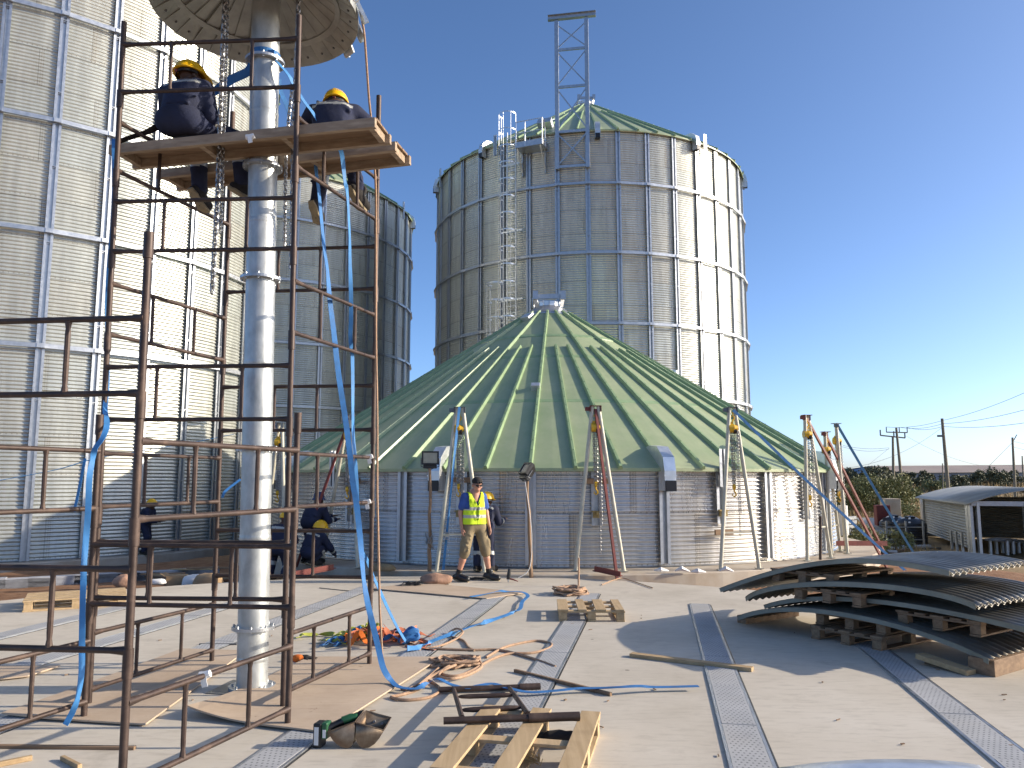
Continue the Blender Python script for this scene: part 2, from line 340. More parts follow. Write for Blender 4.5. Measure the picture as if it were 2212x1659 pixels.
def rib_mesh(z0, z1, R, wd=0.20, splices=True):
    """vertical stiffener: channel with out-turned lips, at angle 0 (facing -Y), bolts and splice sleeves"""
    b = MB(); h = wd / 2; ri, ro = R + 0.012, R + 0.085; t = 0.006
    prof = [(-h, ro), (-h + 0.062, ro), (-h + 0.062, ri + t), (h - 0.062, ri + t), (h - 0.062, ro), (h, ro), (h, ro - 0.012), (h - 0.062 + t, ro - 0.012),
            (h - 0.062 + t, ri), (-h + 0.062 - t, ri), (-h + 0.062 - t, ro - 0.012), (-h, ro - 0.012)]
    n = len(prof); vs = [(x, -y, z0) for x, y in prof] + [(x, -y, z1) for x, y in prof]
    b.add(vs, [(i, n + i, n + (i + 1) % n, (i + 1) % n) for i in range(n)] + [tuple(range(n)), tuple(range(2 * n - 1, n - 1, -1))])
    if splices:
        z = z0 + 1.9
        while z < z1 - 0.2:
            b.box((0, -(R + 0.045), z), (wd + 0.006, 0.086, 0.018)); b.box((0, -(R + 0.03), z - 0.03), (wd - 0.14, 0.05, 0.03)); z += 1.98
        z = z0 + 0.1
        while z < z1:
            for x in (-h + 0.03, h - 0.03): b.box((x, -(ro + 0.003), z), (0.016, 0.008, 0.016))
            z += 0.2
    return b
def silo(name, c, zb, ze, roofslope, collar_r, label, mat, pitch, per, ph, rings, ribs_at=None, full=True, nroof=57, found=None):
    root = thing(name, (c.x, c.y, zb), label, "silo")
    H = ze - zb
    wall_mesh("wall", R0, 0, H, pitch, per, mat, root)
    rot = lambda k: ph + 2 * pi * k / NR
    view = atan2(-c.x, c.y)      # angle (0 faces -Y) of the side towards the viewer
    first = None
    for k in range(NR):
        th = rot(k); d = (th - view + pi) % (2 * pi) - pi
        if abs(d) > radians(112): continue
        if ribs_at is not None: continue
        if first is None:
            first = rib_mesh(0, H + 0.05, R0).build("stiffener", M_GALV, None); first.parent = root; o = first
        else:
            o = first.copy(); COL.objects.link(o)
        o.rotation_euler = (0, 0, th)
    for zr in rings:
        b = MB(); Rr = R0 + 0.10; n = NR
        prof = [(Rr, -0.055), (Rr + 0.075, -0.055), (Rr + 0.075, 0.055), (Rr + 0.065, 0.055), (Rr + 0.065, -0.043), (Rr, -0.043)]; vs = []
        for k in range(n):
            a = rot(k)
            for r, z in prof: vs.append((r * sin(a), -r * cos(a), z + zr - zb))
        q = len(prof); b.add(vs, [(k*q+j, ((k+1) % n)*q+j, ((k+1) % n)*q+(j+1) % q, k*q+(j+1) % q) for k in range(n) for j in range(q)])
        for k in range(n):
            a = rot(k); b.box(((Rr + 0.08) * sin(a), -(Rr + 0.08) * cos(a), zr - zb), (0.17, 0.012, 0.10), Matrix.Rotation(a, 3, 'Z'))
        o = b.build("wind_ring", M_GALV, None); o.parent = root
    # roof: eave R0+.14, slope, ribs
    re = R0 + 0.15; zk = H + (re - collar_r) * roofslope
    b = MB(); n = nroof; pr = [(re, H - 0.02), (re, H - 0.07)]
    prof = [(re, H - 0.06), (re, H)] + [(re + (collar_r - re) * t, H + (re - collar_r) * roofslope * t) for t in (0.25, 0.5, 0.78, 1.0)]
    b.lathe(prof, (0, 0, 0), n * 2)
    rf = b.build("roof", M_GREEN, None); rf.parent = root; rf.rotation_euler = (0, 0, ph)
    first = None; firsts = {}
    sl_ = math.atan(roofslope); ul = V((0, cos(sl_), sin(sl_))); un = V((0, -sin(sl_), cos(sl_)))
    def ribm(t1):
        b = MB(); p0 = V((0, -re - 0.02, H - 0.02)); L = (re - collar_r) / cos(sl_) * t1; p1 = p0 + ul * L
        h, w0, w1 = 0.075, 0.045, 0.024
        A = [p0 + V((-w0, 0, 0)), p0 + V((-w1, 0, 0)) + un * h, p0 + V((w1, 0, 0)) + un * h, p0 + V((w0, 0, 0))]
        Bq = [q + ul * L for q in A]; b.add(A + Bq, [(0, 1, 2, 3), (7, 6, 5, 4), (0, 4, 5, 1), (1, 5, 6, 2), (2, 6, 7, 3)])
        z = 0.2
        while z < L - 0.1:
            q = p0 + ul * z + un * (h + 0.004); b.box(q, (0.02, 0.02, 0.012)); z += 0.38
        return b
    for k in range(n):
        th = ph + 2 * pi * k / n; d = (th - view + pi) % (2 * pi) - pi
        if abs(d) > radians(125): continue
        t1 = 1.0 if k % 3 == 0 else 0.70
        if t1 not in firsts:
            o = ribm(t1).build("roof_rib", M_GREENRIB, None); firsts[t1] = o; o.parent = root
        else: o = firsts[t1].copy(); COL.objects.link(o)
        o.rotation_euler = (0, 0, th)
    # collar
    b = MB(); cr = collar_r
    b.lathe([(cr + 0.12, zk - 0.07), (cr + 0.12, zk - 0.05), (cr * 0.62, zk + 0.24), (cr * 0.60, zk + 0.24), (cr * 0.60, zk + 0.02)], (0, 0, 0), 24)
    o = b.build("roof_collar", M_GALV, None, True); o.parent = root
    b = MB()
    for k in range(16):
        a = 2 * pi * (k + 0.5) / 16; r = cr * 0.62
        b.box((r * sin(a), -r * cos(a), zk + 0.30), (cr * 0.215, 0.012, 0.13), Matrix.Rotation(a, 3, 'Z'))
    o = b.build("collar_tabs", M_ZINC, None); o.parent = root
    b = MB(); hh = zk + 0.46; s = cr * 0.62
    for x in (-s, s): b.beam((x, -s * 1.15, hh + 0.05), (x, s * 1.15, hh + 0.05), 0.10, 0.18); b.box((x, -s * 1.17, hh + 0.06), (0.15, 0.02, 0.24)); b.box((x, s * 1.17, hh + 0.06), (0.15, 0.02, 0.24))
    for y in (-s * 0.9, s * 0.9): b.beam((-s + 0.05, y, hh + 0.04), (s - 0.05, y, hh + 0.04), 0.04, 0.13)
    for x in (-s, s):
        for y in (-s * 0.8, s * 0.8): b.beam((x, y, hh), (x * 0.9, y * 0.85, zk + 0.22), 0.12, 0.02)
    o = b.build("collar_frame", M_GALV, None); o.parent = root
    if found:
        b = MB(); b.lathe([(R0 - 0.2, -0.01), (found[0] - 0.02, -0.012), (found[0], -0.03), (found[0], -found[1])], (0, 0, 0), 96)
        o = b.build("foundation", M_PLINTH, None); o.parent = root
    return root
def polar(th, r, z): return V((r * sin(th), -r * cos(th), z))
def hood(root, th, H, big=1.0, out=0.0, name="roof_vent"):
    """bent duct vent rising from the roof edge and turning down over the eave; built at angle 0"""
    b = MB(); w_ = 0.105 * big; y0 = -(R0 + 0.02)
    path = [(y0 + 0.62, H + 0.26, 0.26), (y0 + 0.36, H + 0.30, 0.27), (y0 + 0.08, H + 0.27, 0.28), (y0 - 0.12, H + 0.12, 0.26), (y0 - 0.16, H - 0.06, 0.25), (y0 - 0.16, H - 0.42, 0.25)]
    vs = []
    for i, (y, z, d) in enumerate(path):
        j0, j1 = max(i - 1, 0), min(i + 1, len(path) - 1); ty, tz = path[j1][0] - path[j0][0], path[j1][1] - path[j0][1]; L = math.hypot(ty, tz); ny, nz = tz / L, -ty / L
        for sx, s_ in ((-1, -1), (1, -1), (1, 1), (-1, 1)): vs.append((sx * w_, y + ny * s_ * d / 2 * big, z + nz * s_ * d / 2 * big))
    n = len(path); b.add(vs, [(i*4+k, i*4+(k+1) % 4, i*4+4+(k+1) % 4, i*4+4+k) for i in range(n-1) for k in range(4)] + [(3, 2, 1, 0)])
    b.box((0, y0 - 0.16, H - 0.14), (2 * w_ + 0.03, 0.28 * big, 0.02))
    o = b.build(name, M_ZINC, None); o.parent = root; o.rotation_euler = (0, 0, th)
    l = MB(); l.box((0, y0 - 0.16, H - 0.40), (2 * w_ - 0.03, 0.22 * big, 0.03)); l.box((0, y0 - 0.292 * big, H - 0.37), (2 * w_ - 0.03, 0.012, 0.05)); l.box((0, y0 - 0.292 * big, H - 0.27), (2 * w_ - 0.03, 0.012, 0.06)); l.box((0, y0 - 0.288 * big, H - 0.33), (2 * w_ - 0.02, 0.01, 0.2))
    q = l.build("vent_louvre", M_BLACK, None); q.parent = o
def post(root, th, z0, z1, name="lifting_stub", R=R0 + 0.10):
    o = rib_mesh(z0, z1, R, 0.17, False).build(name, M_GALV, None); o.parent = root; o.rotation_euler = (0, 0, th)
def TH(c, x, y, R=R0):   # angle on a silo where the pixel's ray meets radius R
    d = ray(x, y); a = d.x**2 + d.y**2; q = d.x*c.x + d.y*c.y; k = q*q - a*(c.x**2 + c.y**2 - R*R); t = (q - sqrt(max(k, 0))) / a
    return atan2(d.x*t - c.x, -(d.y*t - c.y)), t * d.z + HC

# back silo
thB = TH(CB, 1205, 450)[0]
RINGS = (13.68, 10.76, 7.86, 4.95)
sb = silo("back_silo", CB, -0.3, 15.95, 0.66, 0.62, "tall silo with caged ladder and lattice mast, behind the low green roof", M_OLD, PITCH_A, 4, thB, RINGS)
HB = 16.25
for px, py in ((1048, 330), (1290, 290), (1497, 300), (1603, 390), (950, 400)): hood(sb, TH(CB, px, py)[0], HB, 1.0)
for px, py in ((1075, 310), (1516, 300), (1599, 370), (958, 385)): post(sb, TH(CB, px, py)[0], HB - 0.5, HB + 0.42)
def mast():
    a0 = TH(CB, 1204, 330, R0 + 0.2)[0]; a1 = TH(CB, 1270, 330, R0 + 0.2)[0]; zt = 21.1; z0 = HB - 1.65
    p = [polar(a, R0 + 0.2, 0) for a in (a0, a1)]
    mats = M_GALV; ax = (p[1] - p[0]).normalized(); back = V((-ax.y, ax.x, 0))
    for q in p:
        b = MB(); b.beam(q + V((0, 0, z0)), q + V((0, 0, zt)), 0.16, 0.13, back); o = b.build("mast_column", mats, None); o.parent = sb
    zs = [z0 + 0.1, HB - 0.05, HB + 1.9, HB + 3.55, zt - 0.08]
    for z in zs[:-1]:
        b = MB(); b.beam(p[0] + V((0, 0, z)), p[1] + V((0, 0, z)), 0.06, 0.11); o = b.build("mast_crossbar", mats, None); o.parent = sb
    for i in range(4):
        for s_ in (0, 1):
            b = MB(); b.beam(p[s_] + V((0, 0, zs[i] + 0.06)), p[1-s_] + V((0, 0, zs[i+1] - 0.06)) + back * 0.03 * s_, 0.012, 0.055); o = b.build("mast_brace", mats, None); o.parent = sb
    b = MB(); e0 = p[0] - ax * 0.36 + V((0, 0, zt + 0.07)); e1 = p[1] + ax * 0.40 + V((0, 0, zt + 0.07))
    b.beam(e0, e1, 0.18, 0.02); b.beam(e0 + V((0, 0, 0.2)), e1 + V((0, 0, 0.2)), 0.18, 0.02); b.beam(e0 + V((0, 0, 0.1)), e1 + V((0, 0, 0.1)), 0.02, 0.2)
    o = b.build("mast_head_beam", mats, None); o.parent = sb
mast()
def ladder(root, th, z0, z1, cage=True, R=R0 + 0.28, w_=0.42, cage_z0=None):
    Rm = Matrix.Rotation(th, 3, 'Z'); b = MB()
    for x in (-w_/2, w_/2): b.beam((x, -R, z0), (x, -R, z1), 0.05, 0.03, (0, 1, 0))
    z = z0 + 0.15
    while z < z1: b.beam((-w_/2, -R, z), (w_/2, -R, z), 0.028, 0.028); z += 0.29
    z = z0 + 1.0
    while z < z1 - 0.5:
        for x in (-w_/2 - 0.12, w_/2 + 0.12): b.beam((x, -R0, z), (x, -R - 0.02, z), 0.04, 0.06)
        b.beam((-w_/2 - 0.3, -R + 0.02, z), (w_/2 + 0.3, -R + 0.02, z), 0.04, 0.07); z += 2.9
    b.v = [tuple(Rm @ V(q)) for q in b.v]; o = b.build("ladder", M_ZINC, None); o.parent = root
    if cage:
        c = MB(); rr = 0.36; z = cage_z0 or z0 + 0.2
        arc = [(rr * sin(t), -R - 0.34 - rr * cos(t)) for t in np.linspace(-2.1, 2.1, 15)]
        zz = []
        while z < z1 + 0.9: c.ribbon([(x, y, z) for x, y in arc], 0.05, (0, 0, 1), 0.006); zz.append(z); z += 0.72
        for i in (1, 4, 7, 10, 13): c.beam((arc[i][0], arc[i][1], zz[0]), (arc[i][0], arc[i][1], zz[-1]), 0.035, 0.008)
        c.v = [tuple(Rm @ V(q)) for q in c.v]; q = c.build("ladder_cage", M_ZINC, None); q.parent = o
aL = TH(CB, 1112, 450)[0]
ladder(sb, aL, 8.3, HB + 0.3)
ladder(sb, TH(CB, 1089, 660)[0], 0.4, 9.4, True)
def platform():
    th = TH(CB, 1157, 330)[0]; Rm = Matrix.Rotation(th, 3, 'Z'); b = MB(); z = HB - 0.72; w_ = 1.15; y0, y1 = -R0 - 0.06, -R0 - 0.78
    b.box((0, (y0 + y1) / 2, z), (w_, y0 - y1, 0.03)); b.box((0, y1, z + 0.1), (w_, 0.02, 0.24)); b.box((w_/2, (y0 + y1)/2, z + 0.1), (0.02, y0 - y1, 0.24)); b.box((-w_/2, (y0 + y1)/2, z + 0.1), (0.02, y0 - y1, 0.24))
    for x in (-w_/2 + 0.05, w_/2 - 0.1): b.beam((x, y1 + 0.04, z - 0.02), (x, y0, z - 0.95), 0.05, 0.05); b.beam((x, y0 - 0.03, z), (x, y0 - 0.03, z - 1.0), 0.14, 0.04)
    b.v = [tuple(Rm @ V(q)) for q in b.v]; o = b.build("platform", M_GALV, None); o.parent = sb
    r = MB()
    for x in (-w_/2, -w_/2 + 0.4, w_/2): r.tube((x, y1, z), (x, y1, z + 1.1), 0.022, n=6)
    r.tube((-w_/2, y1, z + 1.1), (w_/2, y1, z + 1.1), 0.022, n=6); r.tube((-w_/2, y1, z + 0.6), (w_/2, y1, z + 0.6), 0.018, n=6)
    r.path([(w_/2, y1, z + 1.1), (w_/2, y1 + 0.2, z + 1.05), (w_/2, y1 + 0.35, z + 0.8), (w_/2, y1 + 0.35, z)], 0.022, 6)
    r.v = [tuple(Rm @ V(q)) for q in r.v]; q = r.build("platform_railing", M_ZINC, None); q.parent = o
    th2 = TH(CB, 1170, 275, 7.1)[0]; h = MB(); Rm2 = Matrix.Rotation(th2, 3, 'Z')
    h.box((0, -6.55, HB + 0.87), (0.62, 0.55, 0.3), Matrix.Rotation(-0.55, 3, 'X')); h.box((0, -6.45, HB + 1.15), (0.66, 0.6, 0.03), Matrix.Rotation(0.5, 3, 'X')); h.v = [tuple(Rm2 @ V(q)) for q in h.v]
    o = h.build("roof_hatch", M_ZINC, None); o.parent = sb
platform()

# left silo, second silo behind it
thL = TH(CL, 218, 600)[0]; thM = TH(CM, 749, 540)[0]
sL = silo("left_silo", CL, -0.25, 15.95, 0.66, 0.62, "huge bright galvanised silo behind the scaffold, nearest of the tall silos", M_OLD, PITCH_A, 5, thL, RINGS, found=(R0 + 0.42, 0.34))
sm = silo("far_left_silo", CM, -0.3, 15.95, 0.66, 0.62, "tall shaded silo seen past the upright pipe, just left of the sky gap", M_OLD, PITCH_A, 4, thM, RINGS)
hood(sm, TH(CM, 885, 480)[0], HB); hood(sm, TH(CM, 770, 400)[0], HB); post(sm, TH(CM, 866, 450)[0], HB - 0.5, HB + 0.42)

# front silo under construction
M_BRASS = simple("dull_yellow_clamp_paint", (0.33, 0.24, 0.09), 0.6, 0.2, 0.3, 15)
thF = TH(CF, 1147, 1100)[0]; ZF = 0.06; EF = 1.90; HF = EF - ZF
sf = silo("low_silo", CF, ZF, EF, 0.645, 0.64, "low half built silo ring under a wide green cone roof", M_NEW, PITCH_B, 8, thF, (), ribs_at=(), found=(8.42, 0.42))
def frib(px, z0, z1):
    o = rib_mesh(z0, z1, R0, 0.21, False).build("stiffener", M_GALV, None); o.parent = sf; o.rotation_euler = (0, 0, TH(CF, px, 1100)[0])
for px in (1147, 1432, 1655, 873, 1775): frib(px, 0.06, HF)
for px in (1288, 1553, 1738, 1000, 760): frib(px, 0.78, HF)
for px, py in ((1432, 1010), (952, 1012), (1776, 1010), (628, 1012)): hood(sf, TH(CF, px, py)[0], HF, 1.12)
for px, py in ((1549, 1000), (732, 1010), (1798, 1010)): post(sf, TH(CF, px, py)[0], HF - 0.35, HF + 0.38)
for px, z in ((1288, 1.60), (1000, 1.62), (770, 1.6), (1553, 0.62)):
    b = MB(); b.box((0, -(R0 + 0.13), z), (0.42, 0.04, 0.1)); o = b.build("wood_packer" if z > 1 else "lifting_clamp", M_WOODD, None); o.parent = sf; o.rotation_euler = (0, 0, TH(CF, px, 1100)[0])
for px in (1288, 1553, 1000, 770):
    b = MB(); b.box((0, -(R0 + 0.13), 0.98), (0.17, 0.05, 0.11)); b.box((0, -(R0 + 0.14), 1.04), (0.22, 0.06, 0.025)); b.box((0, -(R0 + 0.17), 1.0), (0.06, 0.08, 0.05)); o = b.build("lifting_clamp", M_BRASS, None); o.parent = sf; o.rotation_euler = (0, 0, TH(CF, px, 1100)[0])
def roof_point(c, x, y, ze, slope, re):
    d = ray(x, y); lo, hi = 5.0, c.y
    for _ in range(60):
        t = (lo + hi) / 2; p = d * (t / d.y) + V((0, 0, HC)); r = math.hypot(p.x - c.x, p.y - c.y); zr = ze + (re - r) * slope
        if p.z > zr: lo = t
        else: hi = t
    return d * (t / d.y) + V((0, 0, HC))
sl_ = math.atan(0.645)
for nm, x, y, s_ in (("roof_sensor_box", 1157, 842, (0.2, 0.16, 0.14)), ("roof_inspection_box", 1139, 690, (0.28, 0.3, 0.12))):
    p = roof_point(CF, x, y, EF, 0.645, R0 + 0.15); th = atan2(p.x - CF.x, -(p.y - CF.y)); b = MB()
    b.box(p + V((0, 0, 0.07)), s_, Matrix.Rotation(th, 3, 'Z') @ Matrix.Rotation(sl_, 3, 'X')); b.build(nm, M_ZINC, sf, False, 0.008)
b = MB(); b.tube((5.2 - 1.07 + 1.07, 24.5, 3.6), (5.2, 24.5, 5.15), 0.16, n=16); b.build("vent_pipe", M_ZINC, sf, True)
# standing seam laps and bolt rows round the green cone
for t in (0.33, 0.62, 0.78):
    b = MB(); r = R0 + 0.15 + (0.62 - R0 - 0.15) * t; z = HF + (R0 + 0.15 - r) * 0.645
    b.lathe([(r + 0.05, z - 0.04), (r + 0.05, z - (0.012 if t == 0.78 else 0.026)), (r - 0.06, z + (0.06 if t == 0.78 else 0.046))], (0, 0, 0), 72)
    o = b.build("roof_seam", M_GREENRIB, None); o.parent = sf

# ------------------------------------------------------------------ upright discharge pipe and roof cap
PX0 = V((-2.12, 6.53, 0)); LEAN = V((-0.1165, 0, 5.988)) / 5.988
def pp(z): return PX0 + LEAN * z
pipe = thing("discharge_pipe", PX0, "upright galvanised pipe in bolted sections standing inside the scaffold", "pipe")
RP = 0.123
zf = [0.0] + [AT(545 + (1488 - y) * 0.021, y, 6.53).z for y in (1355, 971, 603, 362, 135)] + [7.2]
for i in range(len(zf) - 1):
    b = MB(); z0, z1 = zf[i] + 0.006, zf[i + 1] - 0.006
    b.tube(pp(z0), pp(z1), RP, n=40); m_ = (z0 + z1) / 2
    b.lathe([(RP + 0.0005, m_ - 0.02), (RP + 0.003, m_ - 0.008), (RP + 0.003, m_ + 0.008), (RP + 0.0005, m_ + 0.02)], pp(m_) - V((0, 0, m_)), 40)
    sec = b.build("pipe_section", M_GALVP, pipe, True)
    f = MB(); zc = zf[i]; w_ = 0.048 if i else 0.062
    if i == 0: zc = 0.02
    f.lathe([(RP - 0.01, -0.012), (RP + w_, -0.012), (RP + w_, 0.012), (RP - 0.01, 0.012)], pp(zc), 40)
    for k in range(8): a = 2 * pi * k / 8 + 0.2; f.tube(pp(zc) + V(((RP + 0.03) * cos(a), (RP + 0.03) * sin(a), -0.025)), pp(zc) + V(((RP + 0.03) * cos(a), (RP + 0.03) * sin(a), 0.03)), 0.009, n=6)
    f.build("pipe_flange", M_GALV, pipe)
# dark opening plate under the pipe
b = MB(); c0 = PX0 + V((0, 0, 0.004)); b.box(c0 + V((-0.06, 0.02, 0)), (0.46, 0.42, 0.006), Matrix.Rotation(-0.18, 3, 'Z')); tag(b.build("floor_opening_plate", M_DARKSTEEL), "dark square floor plate under the upright pipe foot", "floor plate")
capc = pp(5.89) + V((-0.085, 0, 0)); RC = 0.895
cap = thing("metal_cone", capc, "wide galvanised cone hung round the upper pipe, seen from below", "metal cone")
n = 30; b = MB(); prof = [(RC, 0.0), (0.70, 0.13), (0.18, 0.48)]
for k in range(n):
    vs = []; st = 0.011 + 0.008 * ((k * 7) % 3)
    for e in (0, 1):
        a = 2 * pi * (k + e) / n
        for r, z in prof: vs.append(capc + V((r * sin(a), -r * cos(a), z + (st * (1 - e) * min(1, r / 0.7) if r < 0.8 else 0))))
    b.add(vs, [(0, 1, 4, 3), (1, 2, 5, 4)])
    a = 2 * pi * k / n; lo = [capc + V((r * sin(a), -r * cos(a), z - .004)) for r, z in prof]; b.add(vs[:3] + lo, [(0, 3, 4, 1), (1, 4, 5, 2)])
M_CAP = simple("dull_cap_zinc", (0.38, 0.38, 0.345), 0.5, 0.6, 0.3, 5, 0.05)
cone = b.build("cap_cone", M_CAP, cap); sm_ = cone.modifiers.new("thick", 'SOLIDIFY'); sm_.thickness = 0.006
b = MB(); b.lathe([(RC - 0.012, 0.01), (RC + 0.012, -0.004), (RC + 0.012, 0.055), (RC - 0.004, 0.055)], capc, 60)
b.lathe([(0.735, 0.106), (0.735, 0.098), (0.69, 0.125), (0.69, 0.134)], capc, 60); b.build("cap_rim", M_CAP, cap, True)
for k in range(30):
    a = 2 * pi * (k + 0.5) / 30; b = MB()
    r = 0.83; b.sphere(capc + V((r * sin(a), -r * cos(a), 0.040)), 0.013, 6, 4); b.build("cap_bolt", M_DARKSTEEL, cap)
for k, a in enumerate((1.28, 1.62, 1.95, 2.3, 0.9, 0.5)):
    Rz = Matrix.Rotation(a - pi / 2 + pi / 2, 3, 'Z'); b = MB()
    for o_, sz in (((0, -RC - 0.05, 0.12), (0.15, 0.012, 0.34)), ((0.078, -RC - 0.07, 0.13), (0.012, 0.06, 0.34)), ((0, -RC - 0.075, 0.285), (0.15, 0.06, 0.012)), ((0, -RC - 0.10, 0.26), (0.15, 0.012, 0.06))):
        b.box(capc + Rz @ (Matrix.Rotation(-0.45, 3, 'X') @ (V(o_) - V((0, -RC, 0))) + V((0, -RC, 0))), sz, Rz @ Matrix.Rotation(-0.45, 3, 'X'))
    b.build("cap_bracket", M_ZINC, cap)

# ------------------------------------------------------------------ chains
def chain_mesh(pts, link, wire, name, mat=None, parent=None):
    """links along a polyline, alternating by a quarter turn; one continuous run of chain"""
    mat = mat or M_CHAIN; pts = [V(p) for p in pts]; b = MB(); seg = 8; tn = 5; k = 0
    L = [0]
    for i in range(1, len(pts)): L.append(L[-1] + (pts[i] - pts[i-1]).length)
    s_ = 0.0
    while s_ < L[-1]:
        i = max(j for j in range(len(L)) if L[j] <= s_ + 1e-9); i = min(i, len(pts) - 2)
        t = (pts[i+1] - pts[i]).normalized(); c = pts[i] + t * (s_ - L[i])
        x = t.cross(V((0.3, 1, 0.1))).normalized(); y = t.cross(x)
        if k % 2: x, y = y, x
        loop = []
        for j in range(seg):
            a = 2 * pi * j / seg; loop.append(c + t * (link * 0.78 * cos(a)) + x * (link * 0.42 * sin(a)))
        vs = []
        for j in range(seg):
            o = (loop[j] - c).normalized()
            for m in range(tn): a = 2 * pi * m / tn; vs.append(loop[j] + (o * cos(a) + y * sin(a)) * wire)
        b.add(vs, [(j*tn+m, ((j+1) % seg)*tn+m, ((j+1) % seg)*tn+(m+1) % tn, j*tn+(m+1) % tn) for j in range(seg) for m in range(tn)])
        s_ += link; k += 1
    return b.build(name, mat, parent, True)
def hang(pts): return [AT(x, y, Y) for x, y, Y in pts]
YC = 6.35
tag(chain_mesh(hang([(487, -40, YC), (478, 180, YC), (470, 420, YC), (463, 540, YC), (458, 634, YC)]), 0.046, 0.0085, "chain"), "heavy grey chain hanging left of the pipe, longest of the hanging chains", "chain", "chains hanging beside the pipe")
tag(chain_mesh(hang([(493, -40, YC + .05), (486, 200, YC + .05), (479, 430, YC + .05), (476, 500, YC + .05)]), 0.036, 0.0055, "chain"), "thinner grey chain hanging just right of the heavy left chain", "chain", "chains hanging beside the pipe")
tag(chain_mesh(hang([(646, -40, 6.3), (640, 150, 6.3), (634, 260, 6.3), (632, 420, 6.3), (629, 578, 6.3)]), 0.046, 0.0085, "chain"), "heavy grey chain hanging right of the pipe, close to the scaffold leg", "chain", "chains hanging beside the pipe")
tag(chain_mesh(hang([(632, 180, 6.5), (624, 250, 6.5), (618, 330, 6.5), (614, 530, 6.5)]), 0.036, 0.0055, "chain"), "thinner grey chain hanging between the pipe and the heavy right chain", "chain", "chains hanging beside the pipe")

# ------------------------------------------------------------------ scaffold towers made of stacked tube frames
RT = 0.0215
def leaned(P, top):   # foot, x shift per metre
    return lambda z: P + V((top * z, 0, z))
def frame(parent, A, B, z0, h, rails, spacers, sleeve=True, name="scaffold_frame", ends=(True, True)):
    """one frame: two short legs with socket sleeves, two rails with flattened ends, short struts between"""
    b = MB()
    for P, on in ((A, ends[0]), (B, ends[1])):
        if not on: continue
        b.tube(P(z0), P(z0 + h), RT, n=12)
        if sleeve: b.tube(P(z0 + h - 0.02), P(z0 + h + 0.13), RT + 0.006, n=12)
    for z in rails:
        a, c = A(z), B(z); d = (c - a).normalized()
        b.path([a + d * 0.0, a + d * 0.05, a + d * 0.10, c - d * 0.10, c - d * 0.05, c - d * 0.0], [RT * 1.25, RT * 1.0, RT * 0.8, RT * 0.8, RT * 1.0, RT * 1.25], 9)
    fr = b.build(name, M_RUST, parent, True)
    for t in spacers:
        s_ = MB(); p0, p1 = lerp(A(rails[0]), B(rails[0]), t), lerp(A(rails[1]), B(rails[1]), t); d = p1 - p0
        s_.path([p0 + d * 0.02, p0 + d * 0.12, p0 + d * 0.2, p1 - d * 0.2, p1 - d * 0.12, p1 - d * 0.02], [RT * .95, RT * .62, RT * .72, RT * .72, RT * .62, RT * .95], 8); s_.build("strut", M_RUST, fr, True)
    return fr
M1, M2, M3, M4 = leaned(V((-3.19, 6.05, 0)), -0.013), leaned(V((-1.70, 5.96, 0)), -0.0118), leaned(V((-1.30, 7.27, 0)), -0.0052), leaned(V((-2.79, 7.41, 0)), -0.008)
tower = thing("scaffold_tower", (-2.2, 6.6, 0), "tall rusty scaffold tower round the pipe with two men sitting on its planks", "scaffold")
LV = 0.682
for k in range(8):
    z0 = k * LV
    if k % 2 == 0:
        rl = [z0 + 0.12, z0 + 0.535]
        if k < 8: frame(tower, M2, M3, z0, LV, rl, (0.3, 0.72)); frame(tower, M1, M4, z0, LV, rl, (0.33, 0.7))
    else:
        rl = [z0 + 0.115, z0 + 0.535]
        frame(tower, M1, M2, z0, LV if k < 7 else 0.74, rl, (0.28, 0.74), k < 7)
        if k < 7: frame(tower, M4, M3, z0, LV, rl, (0.35, 0.63))
b = MB(); b.tube(M3(7 * LV), M3(7 * LV + 0.72), RT + 0.004, n=12); b.build("scaffold_spigot", M_RUST, tower, True)
b = MB(); b.tube(M4(7 * LV), M4(7 * LV + 0.62), RT + 0.004, n=12); b.build("scaffold_spigot", M_RUST, tower, True)
A_, G_ = leaned(V((-3.05, 5.73, 0)), -0.012), leaned(V((-1.55, 5.56, 0)), 0.0)
F_ = leaned(V((-2.01, 4.19, 0)), -0.01); E_ = leaned(V((-3.51, 4.36, 0)), -0.012)
low = thing("scaffold_tower", (-2.5, 5.0, 0), "low rusty scaffold tower in the left foreground with open top sockets", "scaffold")
for k, pairs in enumerate((((F_, G_), (E_, A_)), ((A_, G_), (E_, F_)), ((F_, G_), (E_, A_)), ((E_, F_),))):
    z0 = k * LV
    for P, Q in pairs: frame(low, P, Q, z0, LV if k < 3 else 0.9, [z0 + 0.12, z0 + 0.54], (0.3, 0.7), True)
# white cloth tags tied on rails
for nm, p in (("rag", lerp(F_(.54), G_(.54), .41)), ("rag", lerp(M2(1.9), M3(1.9), .95)), ("rag", lerp(M2(1.485), M3(1.485), .93)), ("rag", AT(541, 296, 5.98))):
    b = MB(); b.path([p + V((-0.035, 0, 0.0)), p, p + V((0.03, 0, 0.012))], [0.022, 0.025, 0.022], 7); b.ribbon([p + V((0.0, -0.02, 0)), p + V((0.005, -0.03, -0.03)), p + V((0.012, -0.025, -0.06))], 0.035, (1, 0, 0))
    tag(b.build(nm, M_WHITE, None, True), "scrap of white cloth tied to the scaffold", "rag", "white rags tied on the scaffold")

